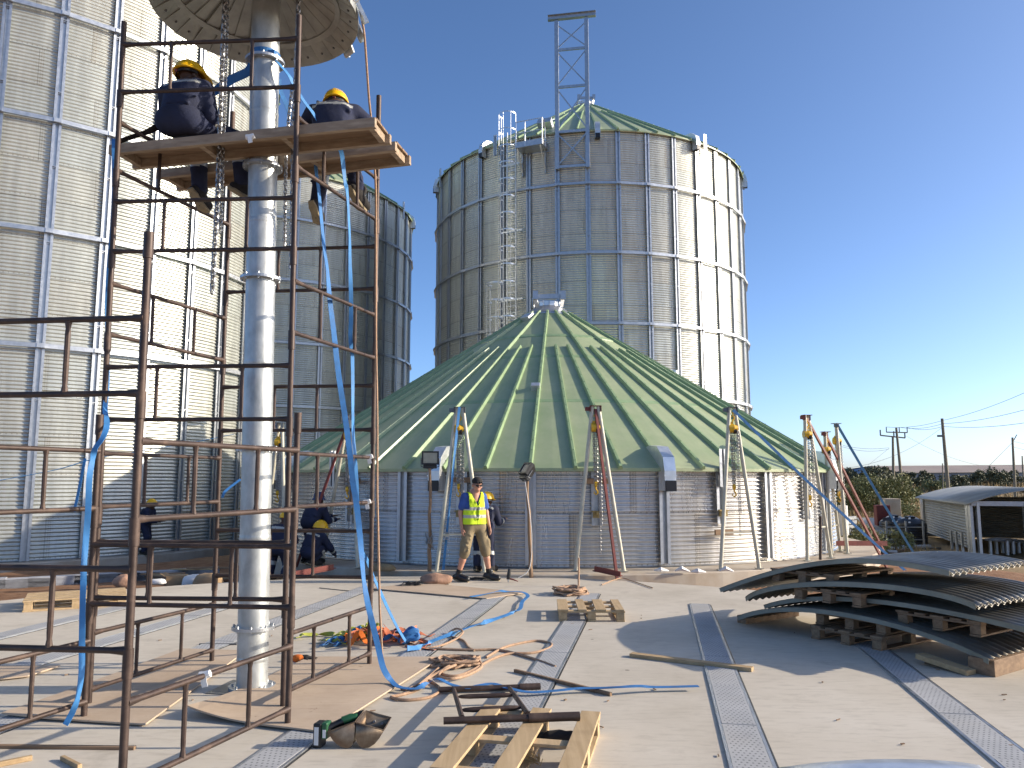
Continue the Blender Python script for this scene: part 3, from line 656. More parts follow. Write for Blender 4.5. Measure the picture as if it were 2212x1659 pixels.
# ------------------------------------------------------------------ plank decks
def deck(p0, p1, wd, label, zt):
    d = (p1 - p0); L = d.length; d.normalize(); s_ = V((-d.y, d.x, 0)).normalized()
    root = thing("scaffold_board", p0, label, "scaffold board", "wooden boards on the scaffold")
    for i, off in enumerate((0.0, wd)):
        b = MB(); b.beam(p0 + s_ * off, p1 + s_ * off + d * (0.02 if i else 0), 0.045, 0.085); b.build("side_rail", M_DECK, root, False, 0.004)
    for k in range(2):
        b = MB(); o = s_ * (wd * (0.27 + 0.46 * k)) + V((0, 0, 0.047)); b.beam(p0 + o, p1 + o, wd * 0.44, 0.022); b.build("plank", M_WOODD, root, False, 0.003)
    for t in (0.03, 0.35, 0.66, 0.98):
        b = MB(); q = lerp(p0, p1, t); b.beam(q + s_ * 0.023, q + s_ * (wd - 0.023), 0.05, 0.07); b.build("cross_batten", M_DECK, root, False, 0.003)
    return root, d, s_
D1 = deck(AT(238, 325, 6.33), AT(812, 266, 5.92), 0.31, "front wooden scaffold board carrying the left seated worker", 4.6)
D2 = deck(AT(340, 378, 6.92), AT(856, 317, 6.40), 0.30, "rear wooden scaffold board below and behind the front board", 4.6)

# ------------------------------------------------------------------ people: continuous bodies meshed from round cones
def surfnet(Fv, org, h):
    s = Fv < 0; nx, ny, nz = Fv.shape
    cnt = np.zeros((nx-1, ny-1, nz-1), np.int8); cor = [(i, j, k) for i in (0, 1) for j in (0, 1) for k in (0, 1)]
    sl = lambda A, c: A[c[0]:nx-1+c[0], c[1]:ny-1+c[1], c[2]:nz-1+c[2]]
    for c in cor: cnt += sl(s, c)
    act = (cnt > 0) & (cnt < 8); idx = -np.ones(act.shape, np.int64); ii = np.argwhere(act); idx[act] = np.arange(len(ii))
    acc = np.zeros((len(ii), 3)); num = np.zeros(len(ii))
    for a in cor:
        for ax in range(3):
            if a[ax]: continue
            b = list(a); b[ax] = 1; fa = sl(Fv, a)[act]; fb = sl(Fv, b)[act]; m = (fa < 0) != (fb < 0)
            t = np.where(m, fa / np.where(m, fa - fb, 1), 0); p = np.tile(np.array(a, float), (len(ii), 1)); p[:, ax] += t
            acc[m] += p[m]; num[m] += 1
    verts = (ii + acc / num[:, None]) * h + np.array(org); quads = []
    for ax in range(3):
        o1, o2 = [d for d in range(3) if d != ax]
        A = np.take(s, range(0, s.shape[ax]-1), ax); B = np.take(s, range(1, s.shape[ax]), ax); e = np.argwhere(A != B)
        e = e[(e[:, o1] > 0) & (e[:, o2] > 0) & (e[:, o1] < s.shape[o1]-1) & (e[:, o2] < s.shape[o2]-1)]
        if not len(e): continue
        def at(d1, d2):
            q = e.copy(); q[:, o1] -= d1; q[:, o2] -= d2; return idx[q[:, 0], q[:, 1], q[:, 2]]
        q = np.stack([at(1, 1), at(0, 1), at(0, 0), at(1, 0)], -1); fl = s[e[:, 0], e[:, 1], e[:, 2]]
        if ax == 1: fl = ~fl
        q[~fl] = q[~fl][:, ::-1]; quads.append(q)
    return verts, np.concatenate(quads)
def sdf(prims, h=0.012, k=0.03):
    """prims: (a, b, ra, rb[, k]) round cones or ('e', centre, radii, rotation) ellipsoids"""
    lo = np.array([1e9]*3); hi = -lo
    for p in prims:
        for c, r in ((p[1], max(p[2])),) if p[0] == 'e' else ((p[0], p[2]), (p[1], p[3])):
            lo = np.minimum(lo, np.array(c) - r); hi = np.maximum(hi, np.array(c) + r)
    lo -= 3 * h + 0.01; hi += 3 * h + 0.01; n = np.ceil((hi - lo) / h).astype(int) + 1; Fv = np.full(n, 0.2, np.float32)
    gx, gy, gz = [lo[i] + h * np.arange(n[i]) for i in range(3)]
    for p in prims:
        kk = k
        if p[0] == 'e': c0 = np.array(p[1]); r = max(p[2]); b0, b1 = c0 - r - 0.08, c0 + r + 0.08
        else:
            a, b = np.array(p[0], float), np.array(p[1], float); r = max(p[2], p[3]); b0, b1 = np.minimum(a, b) - r - 0.08, np.maximum(a, b) + r + 0.08
            if len(p) > 4: kk = p[4]
        i0 = np.clip(((b0 - lo) / h).astype(int), 0, n - 1); i1 = np.clip(((b1 - lo) / h).astype(int) + 1, 1, n)
        S = tuple(slice(i0[d], i1[d]) for d in range(3)); X, Y, Z = np.meshgrid(gx[S[0]], gy[S[1]], gz[S[2]], indexing='ij')
        if p[0] == 'e':
            q = np.stack([X - c0[0], Y - c0[1], Z - c0[2]], -1)
            if len(p) > 3 and p[3] is not None: q = q @ np.array(p[3])
            rr = np.array(p[2]); k0 = np.linalg.norm(q / rr, axis=-1); k1 = np.linalg.norm(q / rr**2, axis=-1); d = k0 * (k0 - 1) / np.maximum(k1, 1e-6)
            if len(p) > 4: kk = p[4]
        else:
            ab = b - a; L2 = max(ab @ ab, 1e-9); t = np.clip(((X - a[0])*ab[0] + (Y - a[1])*ab[1] + (Z - a[2])*ab[2]) / L2, 0, 1)
            d = np.sqrt((X - a[0] - t*ab[0])**2 + (Y - a[1] - t*ab[1])**2 + (Z - a[2] - t*ab[2])**2) - (p[2] + t * (p[3] - p[2]))
        o = Fv[S]; hh = np.clip(0.5 + 0.5 * (o - d) / kk, 0, 1); Fv[S] = o * (1 - hh) + d * hh - kk * hh * (1 - hh)
    return surfnet(Fv, lo, h)
def blob(name, prims, mat, parent, h=0.012, k=0.03, bands=None, crop=None):
    v, q = sdf(prims, h, k)
    if crop is not None:
        c = v[q].mean(1); q = q[crop(c)]
    me_mats = mat if isinstance(mat, list) else [mat]
    off = np.array(parent.location) if parent is not None else 0
    o = npmesh(name, v - off * 0, q, me_mats, parent)
    if bands is not None:
        c = v[q].mean(1); mi = np.asarray(bands(c), np.int32); o.data.polygons.foreach_set('material_index', mi)
    return o
def hand_prims(wr, dr, pal, thumb, curl=0.5, s=1.0):
    """wr wrist, dr direction of the hand, pal palm normal, thumb side; five separate fingers"""
    wr, dr, pal, th = V(wr), V(dr).normalized(), V(pal).normalized(), V(thumb).normalized(); out = []
    for i, o in enumerate((-0.027, -0.009, 0.009, 0.027)): out.append((wr + th * o * 0.55 * s, wr + dr * 0.085 * s + th * o * s, 0.017 * s, 0.013 * s, 0.012))
    for i, (o, L) in enumerate(((0.030, 0.072), (0.010, 0.082), (-0.010, 0.076), (-0.029, 0.058))):
        p0 = wr + dr * 0.088 * s + th * o * s; a = curl * 0.7; d1 = (dr * cos(a) + pal * sin(a)); p1 = p0 + d1 * L * 0.5 * s; a2 = curl * 1.7; d2 = (dr * cos(a2) + pal * sin(a2)); p2 = p1 + d2 * L * 0.5 * s
        out += [(p0, p1, 0.0095 * s, 0.0085 * s, 0.004), (p1, p2, 0.0085 * s, 0.0068 * s, 0.004)]
    t0 = wr + dr * 0.03 * s + th * 0.026 * s; t1 = t0 + (dr * 0.6 + th * 0.75 + pal * 0.25).normalized() * 0.042 * s; t2 = t1 + (dr * 0.9 + th * 0.25 + pal * 0.35).normalized() * 0.034 * s
    return out + [(t0, t1, 0.013 * s, 0.0105 * s, 0.008), (t1, t2, 0.0105 * s, 0.008 * s, 0.004)]
def head_prims(c, fwd, up, s=1.0, face=True):
    """head about 0.23 tall centred on c"""
    c, f, u = V(c), V(fwd).normalized(), V(up); u = (u - f * u.dot(f)).normalized(); r = f.cross(u)
    R = [[r[i], f[i], u[i]] for i in range(3)]; P = lambda x, y, z: c + (r * x + f * y + u * z) * s
    out = [('e', P(0, -0.012, 0.03), (0.076 * s, 0.094 * s, 0.092 * s), R), ('e', P(0, 0.018, -0.045), (0.058 * s, 0.066 * s, 0.07 * s), R), (P(0, 0.065, -0.085), P(0, 0.07, -0.09), 0.024 * s, 0.022 * s)]
    out += [(P(0, 0.088, 0.008), P(0, 0.108, -0.03), 0.008 * s, 0.014 * s, 0.01), (P(-0.035, 0.075, 0.022), P(0.035, 0.075, 0.022), 0.014 * s, 0.014 * s, 0.015)]
    out += [(P(-0.02, 0.088, -0.062), P(0.02, 0.088, -0.062), 0.008 * s, 0.008 * s, 0.006), (P(-0.018, 0.084, -0.073), P(0.018, 0.084, -0.073), 0.009 * s, 0.009 * s, 0.006)]
    for sx in (-1, 1): out.append(('e', P(0.08 * sx, -0.012, -0.012), (0.012 * s, 0.022 * s, 0.034 * s), R, 0.008)); out.append((P(0.05 * sx, 0.055, -0.02), P(0.045 * sx, 0.06, -0.03), 0.022 * s, 0.02 * s, 0.02))
    return out
def helmet(parent, c, fwd, up, text=None):
    c, f, u = V(c), V(fwd).normalized(), V(up); u = (u - f * u.dot(f)).normalized(); r = f.cross(u); R = Matrix((r, f, u)).transposed()
    b = MB(); n = 28; m = 9; vs = []; mw = lambda p: R @ V(p) + c
    for j in range(m):
        t = pi / 2 * j / (m - 1)
        for k in range(n):
            a = 2 * pi * k / n; x, y, z = 0.120 * cos(t) * cos(a), 0.148 * cos(t) * sin(a), 0.138 * sin(t)
            ridge = 0.006 * max(0, 1 - abs(x) / 0.022) * (z > 0.03)
            vs.append(mw((x, y, z + ridge + 0.016)))
    b.add(vs, [(j*n+k, j*n+(k+1) % n, (j+1)*n+(k+1) % n, (j+1)*n+k) for j in range(m-1) for k in range(n)])
    rim = []
    for k in range(n):
        a = 2 * pi * k / n; e = 0.012 + 0.045 * max(0, sin(a))**1.5
        rim += [mw((0.120 * cos(a), 0.148 * sin(a), 0.022)), mw(((0.120 + e * 0.5) * cos(a), (0.148 + e) * sin(a), 0.010)), mw(((0.116 + e * 0.5) * cos(a), (0.142 + e) * sin(a), 0.004)), mw((0.104 * cos(a), 0.13 * sin(a), 0.010))]
    b.add(rim, [(k*4+i, ((k+1) % n)*4+i, ((k+1) % n)*4+i+1, k*4+i+1) for k in range(n) for i in range(3)])
    o = b.build("hard_hat", M_HELM, None, 'all'); o.parent = parent
    h = MB(); pts = [mw((0.104 * cos(a), 0.128 * sin(a), -0.012)) for a in np.linspace(pi * 0.98, pi * 2.02, 15)]; h.ribbon(pts, 0.03, u, 0.006)
    q = h.build("hat_headband", M_BLACK, None); q.parent = o
    k = MB(); k.sphere(mw((0, -0.132, -0.012)), 0.017, 8, 5); q = k.build("hat_knob", M_REDOX, None); q.parent = o
    if text:
        cu = bpy.data.curves.new("txt", 'FONT'); cu.body = text; cu.size = 0.045; cu.align_x = 'CENTER'; to = bpy.data.objects.new("txt", cu); COL.objects.link(to)
        me = bpy.data.meshes.new_from_object(to.evaluated_get(bpy.context.evaluated_depsgraph_get())); bpy.data.objects.remove(to)
        for vtx in me.vertices:
            x, z = vtx.co.x, vtx.co.y + 0.045; a = -pi / 2 + x / 0.125; t = math.asin(min(0.98, z / 0.125)); vtx.co = mw((0.122 * cos(t) * cos(a), 0.1505 * cos(t) * sin(a), 0.140 * sin(t) + 0.017))
        q = finish("hat_lettering", me, M_REFL, None); q.parent = o
    return o
def person(loc, J, label, top=M_NAVY, low=M_NAVY, skin=M_SKIND, hat='helmet', hatdir=None, bands=True, h=0.014, cover=True, shoe=M_SOLE, group=None, text=None, curl=0.6, cap=None):
    """J: joint positions relative to loc (z up, y away from the viewer)"""
    root = thing("person", loc, label, "person", group); j = {k: V(v) for k, v in J.items()}
    hf = V(hatdir or (0, 1, 0)); up = (j['head'] - j['neck']).normalized(); up = V((0, 0, 1)) * 0.6 + up * 0.4
    sk = head_prims(j['head'], hf, up) + [(j['neck'] + (j['neck'] - j['head']) * 0.2, j['head'] - up * 0.03, 0.053, 0.05)]
    sk += [(j['neck'], j['pelvis'], 0.09, 0.10), (j['shL'], j['shR'], 0.045, 0.045)]
    for s_ in 'LR':
        sk += [(j['sh'+s_], j['el'+s_], 0.046, 0.036), (j['el'+s_], j['wr'+s_], 0.038, 0.026), (j['hip'+s_], j['kn'+s_], 0.072, 0.05), (j['kn'+s_], lerp(j['kn'+s_], j['an'+s_], 0.35), 0.05, 0.056), (lerp(j['kn'+s_], j['an'+s_], 0.35), j['an'+s_], 0.056, 0.036), (j['an'+s_], lerp(j['an'+s_], j['to'+s_], .7), 0.033, 0.022)]
        d = (j['wr'+s_] - j['el'+s_]).normalized(); d = d + V(J.get('hd'+s_, (0, 0, 0))); side = J.get('th'+s_, (0, 1, 0)); pal = J.get('pal'+s_, (1 if s_ == 'L' else -1, 0, 0))
        sk += hand_prims(j['wr'+s_] + d.normalized() * 0.01, d, pal, side, curl)
    blob("body", sk, skin, root, h=h * 0.72, k=0.018)
    ax = (j['neck'] - j['pelvis']); sh = (j['shR'] - j['shL']).normalized(); fw = ax.cross(sh).normalized()
    if cover:
        nk = j['neck'] - up * 0.02; mid = lerp(j['pelvis'], j['neck'], 0.52)
        jk = [(j['shL'] + sh * 0.03, j['shR'] - sh * 0.03, 0.082, 0.082, 0.06), (nk, mid, 0.085, 0.13), (mid - sh * 0.065, mid + sh * 0.065, 0.125, 0.125, 0.06), (j['pelvis'] - sh * 0.06 + ax * 0.26, j['pelvis'] + sh * 0.06 + ax * 0.26, 0.112, 0.112, 0.06), (lerp(mid, nk, .6) - fw * 0.03 - sh * .07, lerp(mid, nk, .6) - fw * 0.03 + sh * .07, 0.10, 0.10, 0.05), (nk + up * 0.03, nk + up * 0.045, 0.066, 0.064)]
        for s_ in 'LR': jk += [(j['sh'+s_], j['el'+s_], 0.078, 0.062), (j['el'+s_], lerp(j['el'+s_], j['wr'+s_], 0.93), 0.063, 0.047)]
        rng = random.Random(int(loc[0] * 100)); 
        for _ in range(16):
            t = rng.uniform(0.12, 0.9); p = lerp(j['pelvis'], nk, t) + sh * rng.uniform(-0.14, 0.14) - fw * 0.105; dd = (ax.normalized() * rng.uniform(-1, 1) + sh * rng.uniform(-1, 1)).normalized() * 0.05; jk.append((p - dd, p + dd, 0.012, 0.009, 0.03))
        def bd(c):
            m = np.zeros(len(c), int)
            if bands:
                a = np.array(ax.normalized()); t = (c - np.array(j['pelvis'])) @ a / ax.length; w_ = abs((c - np.array(j['pelvis'])) @ np.array(sh))
                m[(t > 0.80) & (t < 0.90) & (w_ < 0.19)] = 1
                for s_ in 'LR':
                    a0, a1 = np.array(j['el'+s_]), np.array(j['wr'+s_]); d = a1 - a0; L = np.linalg.norm(d); t = (c - a0) @ d / L**2; dist = np.linalg.norm(c - a0 - t[:, None] * d, axis=1)
                    m[(t > 0.35) & (t < 0.6) & (dist < 0.085)] = 1
            return m
        blob("jacket", jk, [top, M_REFL], root, h=h, k=0.03, bands=bd)
        tr = [(j['hipL'], j['hipR'], 0.118, 0.118, 0.05), (j['pelvis'] - sh * .05 + ax * .05, j['pelvis'] + sh * .05 + ax * .05, 0.12, 0.12, 0.05)]
        for s_ in 'LR':
            tr += [(j['hip'+s_], j['kn'+s_], 0.104, 0.078), (j['kn'+s_], lerp(j['kn'+s_], j['an'+s_], 0.92), 0.078, 0.068)]
            for _ in range(5):
                t = rng.uniform(0.3, 0.95); p = lerp(j['kn'+s_], j['an'+s_], t) + V((rng.uniform(-.05, .05), rng.uniform(-.06, .0), 0)); tr.append((p + V((-.03, 0, 0)), p + V((.03, 0, 0.01)), 0.014, 0.012, 0.03))
        def bt(c):
            m = np.zeros(len(c), int)
            if bands:
                for s_ in 'LR':
                    a0, a1 = np.array(j['kn'+s_]), np.array(j['an'+s_]); d = a1 - a0; L = np.linalg.norm(d); t = (c - a0) @ d / L**2; dist = np.linalg.norm(c - a0 - t[:, None] * d, axis=1)
                    m[(t > 0.32) & (t < 0.5) & (dist < 0.11)] = 1
            return m
        blob("trousers", tr, [low, M_REFL], root, h=h, k=0.03, bands=bt)
    for s_ in 'LR':
        a, t = j['an'+s_], j['to'+s_]; f = (t - a); fh = V((f.x, f.y, f.z * 1.0)).normalized(); side = fh.cross(V((0, 0, 1))).normalized(); upv = side.cross(fh)
        heel = a - fh * 0.055 - upv * 0.045; bp = [(a + upv * 0.05, a - upv * 0.03, 0.052, 0.05), (heel, t - upv * 0.005 - fh * 0.02, 0.045, 0.042), (heel + fh * 0.13, t - fh * 0.03, 0.048, 0.046), (a - upv * 0.01, lerp(a, t, 0.55) - upv * 0.0, 0.048, 0.042)]
        o = blob("boot", bp, M_BLACKC if shoe is M_SOLE else shoe, root, h=h * 0.8, k=0.02)
        b = MB(); z0 = heel - upv * 0.034; pts = [z0 - fh * 0.045, z0 + fh * 0.02, z0 + fh * 0.09, z0 + fh * 0.17, t - upv * 0.04 + fh * 0.02]; b.ribbon(pts, [0.05, 0.082, 0.072, 0.098, 0.055], side, 0.026)
        q = b.build("sole", M_SOLE, None, False, 0.006)
        q.parent = o
    if hat == 'helmet': helmet(root, j['head'] + up * 0.012, hf, up + hf * 0.0, text)
    return root, j, up, hf
GW = "workers in navy coveralls"
p = AT(384, 290, 6.3); zt = 4.665
person((p.x, 6.30, zt), dict(pelvis=(0, 0, .12), neck=(.04, .12, .46), head=(.0, .19, .59), shL=(-.17, .13, .41), shR=(.19, .06, .41), elL=(-.21, .22, .2), elR=(.25, .07, .17), wrL=(-.15, .36, .12), wrR=(.30, .20, .045),
    hipL=(-.09, .03, .10), hipR=(.10, .02, .10), knL=(.0, .43, .085), knR=(.40, .35, .075), anL=(.02, .46, -.37), anR=(.43, .40, -.33), toL=(.06, .585, -.47), toR=(.58, .47, -.41)),
    "seated man in navy coveralls and yellow helmet, left of the pipe on the front board", hatdir=(.62, .75, -.12), group=GW)
p = AT(715, 290, 6.7)
person((p.x, 6.70, zt), dict(pelvis=(0, 0, .12), neck=(.01, .10, .46), head=(-.01, .20, .53), shL=(-.20, .10, .41), shR=(.20, .10, .41), elL=(-.33, .20, .28), elR=(.36, .17, .30), wrL=(-.20, .42, .25), wrR=(.24, .42, .28),
    hipL=(-.10, .03, .10), hipR=(.09, .03, .10), knL=(-.16, .40, .08), knR=(.10, .40, .08), anL=(-.22, .42, -.37), anR=(.20, .31, -.27), toL=(-.20, .52, -.47), toR=(.27, .39, -.40)),
    "seated man with yellow lettered helmet, right of the pipe on the rear scaffold board", hatdir=(-.08, .99, -.2), group=GW, text="POG. MAC")
person((-0.50, 14.1, .06), dict(pelvis=(-.04, -.08, .80), neck=(.02, .06, 1.14), head=(.05, .15, 1.245), shL=(-.15, .14, 1.08), shR=(.19, .0, 1.08), elL=(-.12, .27, .9), elR=(.26, .07, .86), wrL=(.12, .36, .95), wrR=(.36, .26, .90),
    hipL=(-.10, -.03, .80), hipR=(.07, -.08, .80), knL=(-.12, .08, .46), knR=(.10, .05, .46), anL=(-.13, -.02, .09), anR=(.13, -.06, .09), toL=(-.08, .16, .04), toR=(.22, .10, .04)),
    "worker in yellow helmet bent at the wall, half hidden by the man in the vest", hatdir=(.5, .85, -.1), group=GW)
p = AT(600, 1243, 14.9)
person((p.x, 14.9, -.24), dict(pelvis=(0, 0, .62), neck=(.06, .08, 1.06), head=(.08, .13, 1.175), shL=(-.13, .14, 1.0), shR=(.22, .02, 1.0), elL=(-.22, .2, .78), elR=(.28, .12, .76), wrL=(-.1, .38, .7), wrR=(.2, .34, .7),
    hipL=(-.09, .03, .62), hipR=(.09, -.03, .62), knL=(-.17, .30, .50), knR=(.12, .16, .32), anL=(-.22, .22, .09), anR=(.16, -.16, .14), toL=(-.17, .40, .04), toR=(.20, -.07, .06)),
    "helmeted worker in navy coveralls half kneeling just right of the pipe, back to us", hatdir=(.2, .97, -.1), group=GW)
def bucket_hat(root, c, mat):
    b = MB(); b.lathe([(0.001, .145), (.06, .14), (.092, .115), (.104, .05), (.106, .02), (.15, -.01), (.148, -.016), (.10, .01)], c, 20); o = b.build("bucket_hat", mat, None, 'all'); o.parent = root
M_BLUEHAT = simple("faded_blue_hat_cloth", (0.05, 0.07, 0.15), 0.9, 0, 0.3, 12, 0.2)
p = AT(681, 1150, 15.35)
r5 = person((p.x, 15.35, .06), dict(pelvis=(-.10, -.06, .80), neck=(-.01, .05, 1.10), head=(.03, .10, 1.21), shL=(-.16, .13, 1.04), shR=(.16, -.02, 1.04), elL=(.02, .24, .86), elR=(.24, .03, .82), wrL=(.26, .26, .90), wrR=(.36, .16, .84),
    hipL=(-.17, -.03, .80), hipR=(-.02, -.08, .80), knL=(-.14, .10, .46), knR=(.04, .06, .46), anL=(-.18, .0, .09), anR=(.06, -.06, .09), toL=(-.10, .17, .04), toR=(.16, .10, .04)),
    "worker in navy coveralls and blue cloth hat bent behind the crouching helmeted worker", hat=None, group=GW)
bucket_hat(r5[0], (.03, .09, 1.245), M_BLUEHAT)
p = AT(676, 1200, 14.95)
person((p.x, 14.95, .055), dict(pelvis=(-.08, -.02, .27), neck=(.03, .10, .60), head=(.09, .15, .69), shL=(-.10, .19, .55), shR=(.17, .03, .54), elL=(.05, .34, .38), elR=(.30, .12, .33), wrL=(.2, .42, .28), wrR=(.34, .30, .20),
    hipL=(-.13, .04, .26), hipR=(.0, -.06, .26), knL=(.0, .36, .42), knR=(.22, .20, .36), anL=(-.10, .16, .09), anR=(.0, .0, .10), toL=(-.02, .30, .04), toR=(.14, .08, .04)),
    "crouching worker in navy coveralls and yellow helmet, low against the corrugated wall", hatdir=(.75, .65, -.1), group=GW)
_th, _ = TH(CL, 316, 1150, R0 + .28); p = V((CL.x, CL.y, 0)) + polar(_th, R0 + .28, 0)
person((p.x, p.y, -.26), dict(pelvis=(-.05, 0, .82), neck=(.04, .0, 1.18), head=(.10, -.01, 1.28), shL=(.05, .18, 1.12), shR=(.05, -.18, 1.12), elL=(.10, .24, .88), elR=(.12, -.2, .86), wrL=(.3, .12, .86), wrR=(.3, -.08, .86),
    hipL=(-.05, .09, .82), hipR=(-.05, -.09, .82), knL=(.02, .10, .46), knR=(.07, -.1, .46), anL=(-.06, .10, .09), anR=(0, -.1, .09), toL=(.12, .10, .04), toR=(.18, -.1, .04)),
    "worker in dark coveralls and yellow helmet standing beside the big left silo", hatdir=(1, -.1, -.15), bands=False, group=GW)
# the man in the hi-vis vest
p = G(1024, 1256); ML = (p.x, p.y, 0.0)
JM = dict(pelvis=(-.01, 0, .93), neck=(.0, .0, 1.46), head=(.045, -.03, 1.595), shR=(-.155, -.06, 1.40), shL=(.135, .07, 1.40), elR=(-.235, -.05, 1.13), wrR=(-.205, -.10, .90), elL=(.20, .11, 1.13), wrL=(.245, .05, .92),
    hipR=(-.085, -.03, .90), hipL=(.085, .04, .90), knR=(-.15, -.11, .50), anR=(-.265, -.02, .105), toR=(-.09, -.12, .045), knL=(.185, .02, .52), anL=(.25, .12, .105), toL=(.42, .05, .045),
    thR=(.45, -.9, 0), palR=(.9, .45, 0), thL=(.45, -.9, 0), palL=(-.9, -.45, 0))
hfm = V((.42, -.9, -.10)).normalized()
mroot, mj, mup, mhf = person(ML, JM, "man in yellow hi-vis vest, khaki shorts and black cap walking on the slab", skin=M_SKIN, hat=None, hatdir=hfm, cover=False, shoe=M_BLACK, h=.0115, curl=0.35)
fwm = V((.42, -.9, 0)).normalized(); shm = (mj['shR'] - mj['shL']).normalized()
tor = lambda e: [((-.10, -.04, 1.38), (.09, .05, 1.38), .085 + e, .085 + e, .05), ((-.065, -.03, 1.24), (.06, .03, 1.24), .118 + e, .118 + e, .05), ((-.06, -.03, 1.08), (.055, .02, 1.08), .117 + e, .117 + e, .05), ((-.07, -.03, .955), (.06, .03, .955), .115 + e, .115 + e, .05), ((.0, .0, 1.44), (.0, .0, 1.46), .068 + e, .066 + e, .03)]
blob("t_shirt", tor(0) + [(mj['shR'], lerp(mj['shR'], mj['elR'], .62), .072, .068), (mj['shL'], lerp(mj['shL'], mj['elL'], .62), .072, .068)], M_TSHIRT, mroot, .011, .025)
def vest_keep(c):
    w_ = (c - np.array((0, 0, 0))) @ np.array(shm); f = c @ np.array(fwm); z = c[:, 2]
    arm = (abs(w_) > .135) & (z > 1.20); neck = (f > -.02) & (abs(w_) < np.maximum(0, (z - 1.24)) * .42 + .0) ; slit = (f > .06) & (abs(w_ - .004) < .004) & (z < 1.25)
    return ~(arm | neck | (z > 1.475) | (z < .945) | slit)
def vest_band(c):
    z = c[:, 2]; return ((abs(z - 1.205) < .024) | (abs(z - 1.075) < .024)).astype(int)
rg = random.Random(5); folds = [(V((-.1 + .2 * rg.random(), -.13, 1.0 + .35 * rg.random())), V((-.1 + .2 * rg.random(), -.13, 1.0 + .35 * rg.random())), .014, .010, .03) for _ in range(10)]
ov = blob("vest", tor(.017) + folds, [M_HIVIS, M_REFL], mroot, .0065, .03, None, vest_keep)
mi = [1 if (abs(pl.center.z - 1.205) < .024 or abs(pl.center.z - 1.075) < .024) else 0 for pl in ov.data.polygons]; ov.data.polygons.foreach_set('material_index', mi)
so_ = ov.modifiers.new("cloth", 'SOLIDIFY'); so_.thickness = 0.006; so_.offset = 1
shorts = [(mj['hipL'], mj['hipR'], .112, .112, .05), ((-.06, -.02, .955), (.05, .02, .955), .112, .112, .05)]
for s_ in 'LR':
    k1 = lerp(mj['kn'+s_], mj['an'+s_], .12); shorts += [(mj['hip'+s_], mj['kn'+s_], .106, .083), (mj['kn'+s_], k1, .083, .082), (lerp(mj['hip'+s_], mj['kn'+s_], .62) + V((-.055 if s_ == 'R' else .07, -.02, 0)), lerp(mj['hip'+s_], mj['kn'+s_], .85) + V((-.05 if s_ == 'R' else .06, -.02, 0)), .05, .046, .012)]
for _ in range(14): t = rg.uniform(.2, 1); q = lerp(mj['hipR'], mj['knR'], t) + V((rg.uniform(-.05, .06), -.085, 0)); shorts.append((q, q + V((rg.uniform(-.04, .04), 0, rg.uniform(-.04, .04))), .013, .01, .025))
blob("shorts", shorts, M_KHAKI, mroot, .0115, .025)
for s_ in 'LR': blob("sock", [(lerp(mj['an'+s_], mj['kn'+s_], .20), mj['an'+s_], .05, .045)], M_BLACKC, mroot, .012, .02)
hc = mj['head']; r_ = mhf.cross(V((0, 0, 1))).normalized(); R3 = Matrix((r_, mhf, r_.cross(mhf))).transposed()
blob("cap", [('e', hc + R3 @ V((0, -.008, .065)), (.088, .107, .075), [list(row) for row in R3]), (hc + R3 @ V((-.04, .085, .058)), hc + R3 @ V((-.035, .155, .038)), .014, .008, .02), (hc + R3 @ V((0, .09, .062)), hc + R3 @ V((0, .17, .042)), .014, .008, .02), (hc + R3 @ V((.04, .085, .058)), hc + R3 @ V((.035, .155, .038)), .014, .008, .02)], M_BLACKC, mroot, .009, .02, None, lambda c: c[:, 2] > hc.z + .025)
g = MB()
for sx in (-1, 1):
    pts = [hc + R3 @ V((sx * x, y, z)) for x, y, z in ((.008, .103, .012), (.03, .104, .02), (.058, .09, .02), (.064, .082, .004), (.05, .09, -.016), (.024, .102, -.018))]
    g.prism(pts, R3 @ V((0, 1, 0)), .007); g.path([hc + R3 @ V((sx * .06, .086, .014)), hc + R3 @ V((sx * .084, .03, .012)), hc + R3 @ V((sx * .086, -.02, .004))], .004, 6)
g.beam(hc + R3 @ V((-.012, .106, .012)), hc + R3 @ V((.012, .106, .012)), .008, .008)
o = g.build("sunglasses", M_BLACK, None); o.parent = mroot

# ------------------------------------------------------------------ lifting frames with chain hoists round the low silo
def lifting_frame(label, fl, fr, top, Y, third=None, wedge=True, lab2="", n=0):
    pl, pr = (G(*fl, ZF) if isinstance(fl, tuple) and len(fl) == 2 else V(fl)), (G(*fr, ZF) if len(fr) == 2 else V(fr)); tp = AT(*top, Y)
    root = thing("lifting_frame", (pl + pr) / 2, label, "lifting frame", "lifting frames round the low silo")
    ax = (pr - pl); ax.z = 0; ax.normalize()
    for q, s_ in ((pl, -1), (pr, 1)):
        b = MB(); b.tube(q, tp + ax * 0.055 * s_, 0.037, n=14); b.build("leg", M_CREAM, root, True)
        b = MB(); b.box(q + V((0, 0, .006)), (.14, .14, .012)); b.build("foot_plate", M_CREAM, root)
    b = MB(); z = lerp(pl.z, tp.z, .22); b.beam(lerp(pl, tp, .22), lerp(pr, tp, .22), .03, .03); b.build("cross_brace", M_CREAM, root)
    b = MB(); b.box(tp + V((0, 0, .0)), (.20, .13, .012)); 
    for s_ in (-1, 1): b.box(tp + ax * .10 * s_ + V((0, 0, -.05)), (.016, .12, .11)); 
    b.box(tp - ax * 0.145 + V((0, 0, -.055)), (.09, .07, .07)); b.build("head_plate", M_REDOX if third else M_DARKSTEEL, root)
    if third:
        b = MB(); b.beam(tp + V((0, 0, -.06)), third, .045, .045); b.build("back_stay", M_REDOX, root)
    return root, tp, ax
